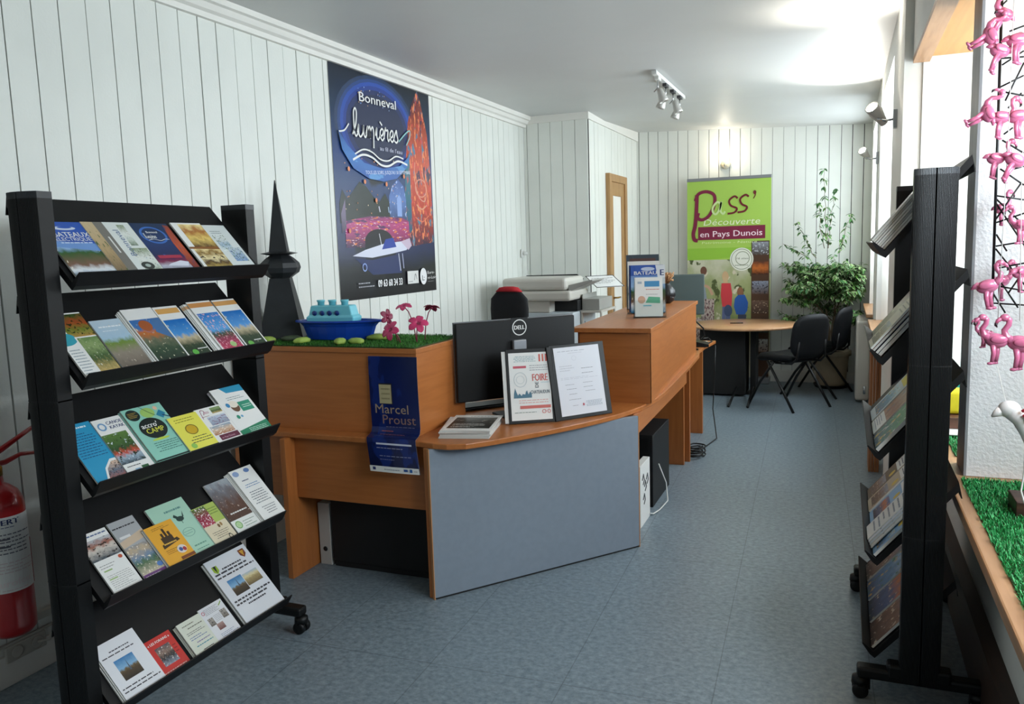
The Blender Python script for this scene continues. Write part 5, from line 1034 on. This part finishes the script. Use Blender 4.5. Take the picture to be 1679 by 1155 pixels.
# spots on the piers between the windows
def spot_head(parent, M, lit=True, r=.038):
    h = build('spot_head', MB().lathe([(.012,-.06),(.022,-.055),(r*.7,-.02),(r,.03),(r,.045),(r*.86,.045),(r*.80,.03)],seg=20), mat('spot_satin','#c6c4be',.35,.3), parent, M=M)
    build('lens', MB().lathe([(.001,.032),(r*.84,.032),(r*.84,.036),(.001,.036)],seg=20), mat('lit_lens','#ffffff',.4,emit='#fff4e0',estr=90) if lit else mat('dull_lens','#b8b8b4',.2), h)
    return h
def aim(loc, tgt):
    return Matrix.Translation(loc)@(V(tgt)-V(loc)).to_track_quat('Z','Y').to_matrix().to_4x4()
for y,z,lb in ((5.10,2.25,'twin-headed spotlight on the nearer pier of the right wall'),(7.72,2.27,'single spotlight on the farther pier of the right wall')):
    s = thing('wall_spotlight', lb, 'spotlight', (.26,y,z)); 
    build('backplate', MB().box((-.02,-.03,-.05),(0,.03,.05)), ALU, s, bevel=.003)
    build('arm', MB().tube([(-.01,0,.0),(-.06,0,-.005),(-.10,0,.01)],.006,8), CHROME, s)
    spot_head(s, aim((-.11,0,.045),(-.45,-.45,.45)))
    if y < 6: spot_head(s, aim((-.09,.07,.03),(-.45,-.25,.50)))
lamp_spot('spot_light_a', (.09,5.02,2.36), (.0,4.96,2.85), 34, (1,.95,.86), 95, 1)
lamp_spot('spot_light_b', (.09,5.12,2.38), (-.05,5.0,2.85), 16, (1,.95,.86), 90, 1)
lamp_spot('spot_light_c', (.08,7.62,2.40), (-.02,6.85,2.84), 70, (1,.95,.86), 80, 1)
# track of unlit spots on the ceiling
tk = thing('ceiling_track_light','white ceiling track with four small spotlights above the counter','ceiling light',(-1.30,6.62,2.853))
build('track', MB().box((-.018,-.58,-.028),(.018,.58,0)), WPL, tk, bevel=.002)
for k in range(4):
    y = -.45+.29*k
    a = build('adapter', MB().box((-.015,y-.05,-.05),(.015,y+.05,-.028)), mat('track_dark','#3a3a3c',.5) if k else WPL, tk)
    build('bracket', MB().tube([(0,y,-.05),(.0,y,-.10),(-.03,y,-.13)],.005,6), CHROME, a)
    spot_head(a, Matrix.Translation((-.03 if k%2 else .03,y,-.165))@Matrix.Rotation(radians(200 if k%2 else 160),4,'Y'), lit=False, r=.036)
# socket and cable in the wall corner
so = thing('wall_socket','small white wall socket with a hanging cable near the alcove corner','socket',(-2.926,7.46,1.55))
build('plate', MB().box((0,-.04,-.04),(.012,.04,.04)), WPL, so, bevel=.003); build('plug', MB().lathe([(.02,0),(.018,.03),(.006,.045)],seg=12).xf(Matrix.Translation((.012,0,0))@Matrix.Rotation(pi/2,4,'Y')), WPL, so)
build('cord', MB().tube([(.05,0,0),(.065,.0,-.05),(.05,.0,-.2),(.045,.02,-.45),(.05,0,-.7)],.004,6), WPL, so)
# fire extinguisher on the left wall
fx = thing('fire_extinguisher','red fire extinguisher hanging on the left wall beside the brochure rack','fire extinguisher',(-2.835,1.935,.24))
RD = mat('extinguisher_red','#a8161a',.3,coat=.4)
build('cylinder', MB().lathe([(.03,0),(.065,.004),(.078,.02),(.08,.05),(.08,.48),(.076,.51),(.062,.54),(.038,.562),(.022,.572),(.02,.60)],seg=36), RD, fx)
build('valve', MB().lathe([(.016,.595),(.022,.60),(.022,.63),(.014,.64),(.012,.66)],seg=16), mat('brass','#9a7a3c',.3,.9), fx)
build('carry_handle', MB().tube([(-.02,-.01,.635),(.0,.04,.64),(.0,.10,.655),(.0,.17,.645)],[.010,.010,.008,.007],8), RD, fx)
build('squeeze_lever', MB().tube([(-.02,-.02,.66),(.0,.03,.69),(.0,.10,.72),(.0,.16,.745)],[.010,.011,.009,.008],8), RD, fx)
build('hose', MB().tube([(.0,-.02,.62),(-.02,-.07,.60),(-.03,-.10,.45),(-.03,-.10,.20),(-.03,-.09,.12)],.010,8), BLK2, fx)
build('wall_bracket', MB().box((-.09,-.03,.50),(-.075,.03,.60)).tube([(-.08,0,.56),(-.03,0,.60)],.008,6), ALU, fx)
lw = .20; mb, mm = sheet(lw,.28,.0006,WH,[('t','EXPERT',.08,.90,.020,'#1c2a5c',{'w':.60,'b':.05}),('l',.10,.85,.6,.88,1,'#3a4470'),('e',.12,.72,.05,.03,'#c87a2a'),('e',.12,.62,.05,.03,'#b83a2a'),('e',.12,.52,.05,.03,'#b83a2a'),('r',.25,.70,.5,.72,'#5a5a64'),('r',.25,.60,.5,.62,'#5a5a64'),('l',.2,.50,.9,.8,6,'#6a6a74'),
   ('p',[(0,.0),(1,.0),(1,.62),(.0,.20)],RD),('l',.1,.25,.95,.42,4,'#d8c8c8'),('t','eurofeu',.18,.08,.026,'#e8dcdc',{'w':.6,'b':.04,'ro':2}),('l',.3,.02,.9,.05,1,'#d8c0c0')],ny=2,nx=14,dz=.0002)
def cyl(p):
    a = (p.x)/.0805; a0 = radians(-20); return V((cos(a0+a)*(.0805+p.z), sin(a0+a)*(.0805+p.z), p.y+.18))
mb.warp(cyl); build('label', mb, mm, fx)
# cable duct and socket low on the left wall
tag(build('cable_duct', MB().box((-2.929,1.5,.205),(-2.905,2.55,.235)).box((-2.929,1.5,.155),(-2.915,2.55,.165)), mat('aged_plastic','#b4b0a6',.5), bevel=.003), 'pale plastic cable duct running along the wall under the fire extinguisher', 'cable duct')
s2 = thing('wall_socket','low white double socket on the left wall under the cable duct','socket',(-2.925,2.03,.125))
AG = mat('aged_plastic','#b4b0a6',.5)
build('plate', MB().box((0,-.085,-.035),(.015,.085,.03)), AG, s2, bevel=.005)
for k in (-1,1): build('outlet', MB().lathe([(.001,.001),(.022,.001),(.024,.006),(.02,.006),(.001,.002)],seg=18).xf(Matrix.Translation((.0155,.042*k,0))@Matrix.Rotation(pi/2,4,'Y')), AG, s2)
build('plug_lead', MB().tube([(.02,.042,0),(.05,.07,.0),(.05,.14,.07),(.03,.22,.10),(.01,.30,.09)],.005,6), AG, s2)
# ================================================================== round table, chairs, plant
tb = thing('round_table','round light-wood table with a black pedestal at the back of the room','table',(-.96,8.80,0))
build('tabletop', MB().lathe([(.001,.712),(.545,.712),(.56,.72),(.56,.734),(.553,.74),(.001,.74)],seg=64), W_T, tb)
build('pedestal', MB().box((-.42,-.25,.02),(.04,.14,.712)), BLKM, tb, bevel=.003)
build('pedestal_panel', MB().box((.08,-.14,.02),(.135,.16,.712)), BLKM, tb, bevel=.003)
for x in (-.05,.13): build('foot', MB().tube([(x*.9,-.22,.10),(x,-.84,.012)],.013,8), BLK2, tb)
tag(build('pen', MB().tube([(0,0,0),(.13,.02,0)],.005,8), BLK2, M=Matrix.Translation((-1.10,8.78,.7455))), 'black pen lying on the round table', 'pen')
CH = mat('chair_black','#0a0c10',.6, bump=.2, bscale=200, spec=.25)
def visitor_chair(label, x, y, rz):
    t = thing('visitor_chair', label, 'chair', (x,y,0), rz, )
    # seat: dished cushion
    def shell(W,L,T,fn,n=10,m=8):
        mb = MB(); top=[];bot=[]
        for s_,lst in ((1,top),(-1,bot)):
            for j in range(m+1):
                for i in range(n+1):
                    u = i/n*2-1; v = j/m*2-1; k = 1-.22*v**4; h = 1-.16*u**4; xx = u*k*W/2; yy = v*h*L/2
                    e = max(0,1-max(abs(u),abs(v))**8); lst.append(fn(xx,yy,s_*T/2*(.35+.65*e)))
        N = n+1; vs = top+bot; o = len(top)
        fs = [(j*N+i,j*N+i+1,(j+1)*N+i+1,(j+1)*N+i) for j in range(m) for i in range(n)]
        fs += [(o+(j+1)*N+i,o+(j+1)*N+i+1,o+j*N+i+1,o+j*N+i) for j in range(m) for i in range(n)]
        for i in range(n): fs += [(i+1,i,o+i,o+i+1),(m*N+i,m*N+i+1,o+m*N+i+1,o+m*N+i)]
        for j in range(m): fs += [(j*N,(j+1)*N,o+(j+1)*N,o+j*N),((j+1)*N+n,j*N+n,o+j*N+n,o+(j+1)*N+n)]
        mb.add(vs,fs,smooth=True); return mb
    build('seat', shell(.50,.48,.085,lambda a,b,c: (a,b+.03,.485+c-.35*max(0,b-.10)**1.0*.6+.25*a*a)), CH, t)
    build('backrest', shell(.47,.42,.055,lambda a,b,c: (a,-.245+c-.12*(b+.18)+.55*a*a,.70+b)), CH, t)
    for sx in (-1,1):
        build('leg', MB().tube([(sx*.235,-.02,.455),(sx*.245,.14,.25),(sx*.25,.29,0)],.0125,8), BLK2, t)
        build('leg', MB().tube([(sx*.235,.06,.455),(sx*.24,-.12,.22),(sx*.245,-.28,0)],.0125,8), BLK2, t)
        build('back_support', MB().tube([(sx*.19,.0,.44),(sx*.19,-.20,.45),(sx*.185,-.255,.50),(sx*.17,-.265,.66)],.011,8), BLK2, t)
    build('seat_frame', MB().tube([(-.235,.02,.452),(.235,.02,.452)],.010,8).tube([(-.235,-.12,.450),(.235,-.12,.450)],.010,8), BLK2, t)
    return t
visitor_chair('black visitor chair nearest the room, turned away towards the round table', -.46, 8.18, radians(50))
visitor_chair('black visitor chair behind the nearer one, in front of the plant pot', -.23, 8.93, radians(72))
pp = thing('potted_ficus','tall variegated ficus in a cream pot in the back right corner','plant',(-.10,9.36,0))
POT = mat('pot_cream','#b5a488',.6,noise=.06,nscale=10)
build('saucer', MB().lathe([(.02,0),(.165,0),(.185,.035),(.175,.035),(.155,.01),(.02,.01)],seg=36), BLK2, pp)
build('pot', MB().lathe([(.02,.012),(.135,.012),(.148,.06),(.175,.33),(.178,.345),(.198,.35),(.20,.40),(.182,.402),(.175,.36),(.02,.36)],seg=40), POT, pp)
build('soil', MB().lathe([(.001,.362),(.172,.362),(.16,.372),(.001,.378)],seg=24), mat('soil','#3a2a1e',.95,noise=.3,nscale=60), pp)
rl = random.Random(12); st = MB(); leafs = MB(); tips = []
def branch(p, d, L, r, lvl):
    n = 5; pts = [V(p)]; dd = V(d).normalized()
    for i in range(n):
        dd = (dd+V((rl.uniform(-.22,.22),rl.uniform(-.22,.22),rl.uniform(-.12,.16)))).normalized(); q = pts[-1]+dd*L/n
        q.x = min(q.x,.26); q.y = min(q.y,.10); pts.append(q)
    st.tube(pts, [r*(1-.5*i/n) for i in range(n+1)], 6)
    if lvl > 0:
        for i in range(2,n+1):
            for _ in range(2 if lvl > 1 else 3):
                a = rl.uniform(0,2*pi); nd = (dd*.6+V((cos(a),sin(a),rl.uniform(-.25,.35)))).normalized(); branch(pts[i], nd, L*rl.uniform(.45,.62), r*.5, lvl-1)
    else:
        for i in range(1,n+1): tips.append((pts[i],dd.copy()))
for k in range(5):
    a = 2*pi*k/5; b0 = V((.03*cos(a),.03*sin(a),.36)); branch(b0,(cos(a)*.16,sin(a)*.12,1),.56,.012,0) if False else st.tube([b0,b0*1.0+V((.02*cos(a+1),.02*sin(a+1),.25)),V((.08*cos(a),.06*sin(a),.85))],[.013,.011,.009],7)
    branch((.08*cos(a),.06*sin(a),.78),(cos(a)*.55,sin(a)*.45,.8),.44,.008,2)
for k in range(5):
    a = k*1.3+.4; branch((.05*cos(a),.05*sin(a),.72),(cos(a),sin(a)*.7,.10),.34,.006,1)
shoot = []
for (x0,z0,x1,z1) in ((-.08,1.55,-.10,2.32),(-.06,1.5,.00,2.10),(-.1,1.5,-.16,1.98),(.05,1.45,.16,1.85),(-.18,1.4,-.36,1.78),(-.25,1.4,-.50,1.56)):
    P0,P1 = V((x0,-.1,z0)),V((x1,-.12,z1)); pts = [P0.lerp(P1,i/8)+V((rl.uniform(-.012,.012),rl.uniform(-.012,.012),0)) for i in range(9)]
    st.tube(pts,[.004-.0003*i for i in range(9)],5)
    for i in range(1,9):
        for _ in range(rl.choice([1,2])): tips.append((pts[i],V((rl.uniform(-1,1),rl.uniform(-1,1),rl.uniform(-.2,.6)))))
def leafm(mb, p, d, L, mi, me):
    d = V(d); d.z -= .35; d.normalize(); s = d.cross(V((rl.uniform(-.3,.3),rl.uniform(-.3,.3),1))).normalized(); up = s.cross(d).normalized(); w = L*.21
    A = V(p); pts = []
    for t,wd,dr in ((0,.0,0),(.3,1,-.02),(.65,.85,-.10),(1,.0,-.26)):
        c = A+d*L*t+V((0,0,dr*L)); pts.append((c-s*w*wd+up*w*.25*wd, c, c+s*w*wd+up*w*.25*wd))
    v = [pts[0][1]]+[q for r in pts[1:3] for q in r]+[pts[3][1]]
    mb.add(v,[(0,1,2),(0,2,3)],mi); mb.add(v,[(1,4,5,2),(2,5,6,3),(4,7,5),(5,7,6)],mi)
    if me is not None:   # pale margins
        for sgn,i1,i2 in ((-1,0,0),(1,2,2)):
            o = [A+(pts[0][1]-A)]; e0 = pts[1][i1]; e1 = pts[2][i1]; e2 = pts[3][1]; f = .30
            mb.add([pts[0][1]+up*.0006, e0+up*.0006, e0.lerp(pts[1][1],f)+up*.0006, e1+up*.0006, e1.lerp(pts[2][1],f)+up*.0006, e2+up*.0006],[(0,1,2),(1,3,4,2),(3,5,4)],me)
for p,d in tips:
    for _ in range(3):
        a = rl.uniform(0,2*pi); dd = V((cos(a),sin(a),rl.uniform(-.5,.4)))*.8+d*.4
        q = p+V((rl.uniform(-.02,.02),rl.uniform(-.02,.02),rl.uniform(-.02,.02)))
        if q.x > .285 or q.y > .14: continue
        leafm(leafs,q,dd,rl.uniform(.045,.072),rl.choice([0,0,1,1,4]), rl.choice([None,2,2,2,3]) if q.z < 1.5 else rl.choice([None,None,2]))
print('plant leaves', len(leafs.f))
build('stems', st, mat('ficus_bark','#6a5a44',.8), pp)
build('foliage', leafs, [mat('leaf_dark','#2b5a2c',.4),mat('leaf_mid','#4c8044',.4),mat('leaf_cream','#cfd4a8',.45),mat('leaf_pale','#9cb87c',.45),mat('leaf_light','#5a8a3c',.4)], pp)
rd = thing('radiator','white radiator with rounded front edges under the far window','radiator',(.19,8.85,0))
build('panel', MB().box((.128,8.48,.02),(.252,9.22,.80)), mat('radiator_white','#cfcac0',.35), rd, world=True, bevel=.025, seg=4)
gr = MB(); 
for k in range(22): gr.box((.145,8.52+.031*k,.80),(.24,8.532+.031*k,.806))
build('grille', gr, mat('radiator_white','#cfcac0',.35), rd, world=True)
build('valve', MB().tube([(.21,8.478,.10),(.21,8.44,.10),(.21,8.44,.17)],.012,8), CHROME, rd, world=True)
cb = thing('wooden_crate','tall narrow crate of old brown laths standing by the right wall behind the rack','crate',(.19,6.15,0))
for k in range(4): build('lath', MB().box((.185+.017*k,5.93,.0),(.200+.017*k,5.95,.82)), W_L, cb, world=True, bevel=.002)
build('lath', MB().box((.185,5.95,.0),(.195,6.20,.82)), W_L, cb, world=True); build('lath', MB().box((.24,5.95,.0),(.25,6.20,.82)), W_L, cb, world=True)
build('top_board', MB().box((.182,5.92,.82),(.252,6.21,.835)), W_L, cb, world=True)

# ================================================================== display window bay
def turf(label, x0,x1,y0,y1,z,n,seed,inside=None):
    g = MB().box((x0,y0,z+.001),(x1,y1,z+.005),0); grass(g,x0-.004,x1,y0,y1,z+.004,n,.017,seed,inside)
    tag(build('artificial_turf', g, [mat('turf_backing','#23491a',.9),mat('display_turf_a','#1f8f49',.5),mat('display_turf_b','#4cbf70',.45)]), label, 'turf mat')
_gr = grass
def grass(mb, x0,x1,y0,y1,z, n, h, seed, inside=None, mi=1):
    r = random.Random(seed)
    for _ in range(n):
        x = r.uniform(x0,x1); y = r.uniform(y0,y1); a = r.uniform(0,2*pi); wd = .0016; hh = h*r.uniform(.6,1.1); k = r.uniform(.2,1.0); lx,ly = cos(a)*hh*k, sin(a)*hh*k
        px,py = -sin(a)*wd, cos(a)*wd
        mb.add([(x-px,y-py,z),(x+px,y+py,z),(x+lx*.5+px*.8,y+ly*.5+py*.8,z+hh*.65),(x+lx*.5-px*.8,y+ly*.5-py*.8,z+hh*.65),(x+lx,y+ly,z+hh*.95)],[(0,1,2,3),(3,2,4)],r.choice([1,1,2]))
turf('bright green artificial turf on the display shelf in front of the partition', .42,1.12,1.0,3.31,.70,46000,5)
turf('bright green artificial turf on the display shelf behind the partition', .44,1.12,3.66,4.50,.70,9000,6)
yb = thing('yellow_bag','yellow bag standing on a wooden block behind the partition','bag',(.52,4.20,.775))
build('body', MB().box((-.085,-.04,.002),(.085,.06,.115)), mat('yellow_cloth','#d8c81c',.6,noise=.08,nscale=20), yb, bevel=.018, seg=3)
build('handle', MB().tube([(-.03,0,.11),(-.03,0,.15),(.03,0,.15),(.03,0,.11)],.005,6), mat('yellow_cloth2','#b8a818',.6), yb)
tag(build('wooden_block', MB().box((.42,4.10,.722),(.66,4.32,.774)), wood_mat('walnut','#4a2e22','#6a4432',0,.5), bevel=.003), 'dark wooden block carrying the yellow bag', 'block')
tag(build('white_board', MB().box((.40,3.98,.7185),(.80,4.38,.7215)), WPL), 'white board lying on the turf under the dark wooden block', 'board')
tag(build('teal_box', MB().box((.43,4.42,.722),(.60,4.54,.915)), mat('teal_card','#2a9a8c',.5), bevel=.003), 'teal box standing behind the yellow bag', 'box')
# black wire frame in front of the partition
wf = thing('wire_frame','black wire grid frame hanging in front of the white partition','wire frame',(.70,3.22,1.34))
WIRE = mat('black_wire','#121214',.4)
build('upright', MB().tube([(.468,3.22,2.46),(.480,3.22,1.345)],.0045,8), WIRE, wf, world=True)
build('upright', MB().tube([(1.04,3.22,2.46),(1.05,3.22,1.345)],.0045,8), WIRE, wf, world=True)
SEG = [(0.474, 2.18, 0.54, 2.178), (0.478, 2.158, 0.539, 2.197), (0.476, 2.087, 0.542, 2.118), (0.476, 2.073, 0.545, 2.053), (0.492, 2.041, 0.541, 2.159), (0.501, 2.016, 0.538, 2.062), (0.488, 1.912, 0.553, 1.865), (0.492, 1.931, 0.518, 1.951), (0.486, 1.817, 0.558, 1.759), (0.49, 1.845, 0.516, 1.865), (0.526, 1.814, 0.555, 1.821), (0.47, 2.35, 0.484, 2.364), (0.495, 2.264, 0.536, 2.277), (0.477, 2.188, 0.509, 2.227), (0.477, 1.728, 0.56, 1.71), (0.478, 1.717, 0.558, 1.631), (0.478, 1.703, 0.566, 1.56), (0.48, 1.649, 0.55, 1.767), (0.481, 1.637, 0.562, 1.665), (0.483, 1.597, 0.517, 1.539), (0.483, 1.557, 0.566, 1.57), (0.483, 1.548, 0.572, 1.426), (0.48, 1.479, 0.569, 1.497), (0.492, 1.421, 0.573, 1.403), (0.493, 1.45, 0.574, 1.319), (0.526, 1.394, 0.57, 1.472), (0.483, 1.392, 0.521, 1.327), (0.484, 1.361, 0.575, 1.354)]
mb = MB()
for x0,z0,x1,z1 in SEG:
    if x1 > .56:
        k = (1.045-x0)/(x1-x0); z2 = z0+(z1-z0)*k
        if z2 > 2.44: k = (2.44-z0)/(z1-z0)
        if z2 < 1.345: k = (1.345-z0)/(z1-z0)
        x1,z1 = x0+(x1-x0)*k, z0+(z1-z0)*k
    mb.tube([(x0,3.222,z0),(x1,3.222+.003,z1)],.0030,6)
build('wires', mb, WIRE, wf, world=True)
FP = mat('flamingo_pink','#f087b2',.18,trans=.4,coat=.6,noise=.12,nscale=40); FB = mat('beak_black','#2a1620',.3)
fk = {}
def flamingo_meshes():
    b = MB()
    b.ell((0,0,0),(.031,.018,.021),16,10,M=Matrix.Rotation(radians(-12),3,'Y'))
    b.tube([(-.022,0,.004),(-.036,0,.000),(-.044,0,-.006)],[.012,.007,.002],8)
    b.tube([(.018,0,.006),(.033,0,.018),(.036,0,.034),(.027,0,.048),(.026,0,.060),(.034,0,.067)],[.013,.0095,.0075,.007,.0075,.008],10)
    b.ell((.036,0,.066),(.0115,.009,.010),12,8)
    b.tube([(.043,0,.064),(.052,0,.058),(.055,0,.050)],[.006,.005,.0035],8)
    for s in (-1,1):
        b.tube([(.002+.006*s,.006*s,-.012),(.000+.006*s,.0065*s,-.035),(.003+.006*s,.006*s,-.062)],[.0085,.0065,.0055],8)
        b.tube([(-.002+.006*s,.006*s,-.063),(.008+.006*s,.007*s,-.066),(.015+.006*s,.008*s,-.066)],[.005,.005,.003],8)
    w = MB(); w.ell((-.004,.0155,.004),(.022,.005,.012),12,7); w.ell((-.004,-.0155,.004),(.022,.005,.012),12,7)
    k = MB(); k.tube([(.0545,0,.052),(.0555,0,.046),(.052,0,.041)],[.0042,.0036,.001],8)
    return b,w,k
FM = flamingo_meshes()
FL = [(.462,3.13,2.30,1.05,200,-25,'topmost pink plastic flamingo, cut by the top of the wire frame'),(.424,3.11,2.235,1.1,180,-60,'pink flamingo leaning over the grey edge, head down, in the top cluster'),(.455,3.12,2.185,1.15,20,25,'pink flamingo with its legs swung left at the bottom of the top cluster'),(.505,3.13,2.215,1.2,10,5,'pink flamingo hanging right of the top cluster'),
 (.426,3.11,1.99,1.1,180,-60,'pink flamingo leaning over the grey edge in the second cluster'),(.466,3.12,1.975,1.1,20,10,'pink flamingo in the middle of the second cluster'),(.515,3.13,1.975,1.15,10,0,'pink flamingo at the right of the second cluster'),
 (.459,3.13,1.845,1.05,15,12,'pink flamingo just below the second cluster, next to the wire frame upright'),(.512,3.12,1.835,1.2,20,32,'pink flamingo with legs swinging left, below the second cluster'),(.500,3.26,1.685,.95,30,0,'small pink flamingo behind the wires at mid height'),(.545,3.16,1.625,1.0,180,0,'pink flamingo half cut by the right of the picture at mid height'),
 (.449,3.12,1.425,1.25,0,-5,'pink flamingo standing out left of the wire frame foot'),(.508,3.25,1.435,1.1,25,0,'pink flamingo behind the wires beside the lower left one'),(.545,3.14,1.470,1.1,40,0,'pink flamingo higher up at the right, beside the lower cluster'),
 (.478,3.10,1.245,1.3,182,0,'pink flamingo facing left, lowest and left, under the wire frame'),(.452,3.16,1.262,.8,182,0,'small pink flamingo head behind the lowest left flamingo'),(.548,3.10,1.235,1.45,178,0,'large pink flamingo facing left, lowest and right, under the wire frame')]
for i,(x,y,z,s,rz,tl,lb) in enumerate(FL):
    M = Matrix.Translation((x,y,z))@Matrix.Rotation(radians(rz),4,'Z')@Matrix.Rotation(radians(tl),4,'Y')@Matrix.Scale(s*.9,4)
    if i == 0:
        t = thing('plastic_flamingo',lb,'flamingo',M=M,group='pink plastic flamingos hanging in front of the partition')
        parts = [build('body', FM[0], FP, t), build('wings', FM[1], FP, t), build('beak_tip', FM[2], FB, t)]; first = t
    else:
        t = first.copy(); COL.objects.link(t); t.matrix_world = M; t['label'] = lb; WM[t.name] = M
        for p in parts:
            q = p.copy(); COL.objects.link(q); q.parent = t
for i,pts in enumerate([[(.487,3.115,2.44),(.489,3.115,1.9),(.482,3.11,1.30)],[(.535,3.13,2.44),(.533,3.125,1.8),(.545,3.11,1.31)],[(.484,3.10,1.16),(.505,3.05,1.05),(.52,2.95,.98)]]):
    tag(build('white_string', MB().tube(pts,.0014,5), WPL), ['thin white string running down the left column of flamingos','thin white string running down the right column of flamingos','thin white string between the lowest left flamingo and the white bird figure'][i], 'string')
bf = thing('bird_figure','white glazed bird figure with red scribbles on a dark wooden block','figurine',(.62,2.93,.706))
CER = pic('ceramic_scribble',[(0,'#e8e4e2'),(1,'#f0eeee')],4,.2)
CERm = mat('ceramic_white','#e6e2e2',.15,coat=.8,noise=.01); RS = mat('scribble_red','#b8283c',.3)
build('wood_block', MB().box((-.10,-.05,0),(.09,.09,.052)), wood_mat('walnut2','#3a241c','#5a3a2a',0,.5), bf, bevel=.003)
b = MB(); b.ell((-.128,-.03,.345),(.033,.027,.028),16,10); b.tube([(-.150,-.03,.338),(-.168,-.03,.326),(-.176,-.03,.318)],[.018,.009,.003],10)
b.tube([(-.125,-.03,.34),(-.095,-.03,.315),(-.075,-.03,.27),(-.06,-.03,.225),(-.03,-.02,.19),(0,0,.17)],[.026,.027,.022,.018,.022,.03],14)
b.ell((.03,.01,.15),(.075,.045,.05),18,12); b.tube([(.02,0,.11),(.015,0,.05)],[.008,.007],8).tube([(.045,.02,.11),(.04,.02,.05)],[.008,.007],8)
build('body', b, CERm, bf)
b = MB(); b.tube([(-.10,-.062,.345),(-.085,-.06,.355),(-.075,-.058,.335),(-.088,-.062,.325),(-.095,-.062,.335)],.0055,6).tube([(-.09,-.06,.315),(-.07,-.056,.32),(-.06,-.053,.30),(-.07,-.056,.285)],.0055,6).tube([(-.072,-.052,.26),(-.052,-.046,.25),(-.045,-.042,.225)],.006,6).tube([(-.035,-.04,.205),(.0,-.03,.19)],.008,6)
build('scribbles', b, RS, bf)
tag(build('cord', MB().tube([(.532,2.86,.925),(.535,2.87,.86),(.527,2.86,.80),(.54,2.80,.735),(.532,2.70,.722),(.55,2.60,.722),(.545,2.5,.722)],.0028,6), WPL), 'white cord hanging from the bird figure down to the turf', 'cord')
tag(build('pink_petal', MB().ell((.515,2.33,.728),(.018,.012,.007),12,7), PK), 'small pink piece lying on the display turf', 'ornament')
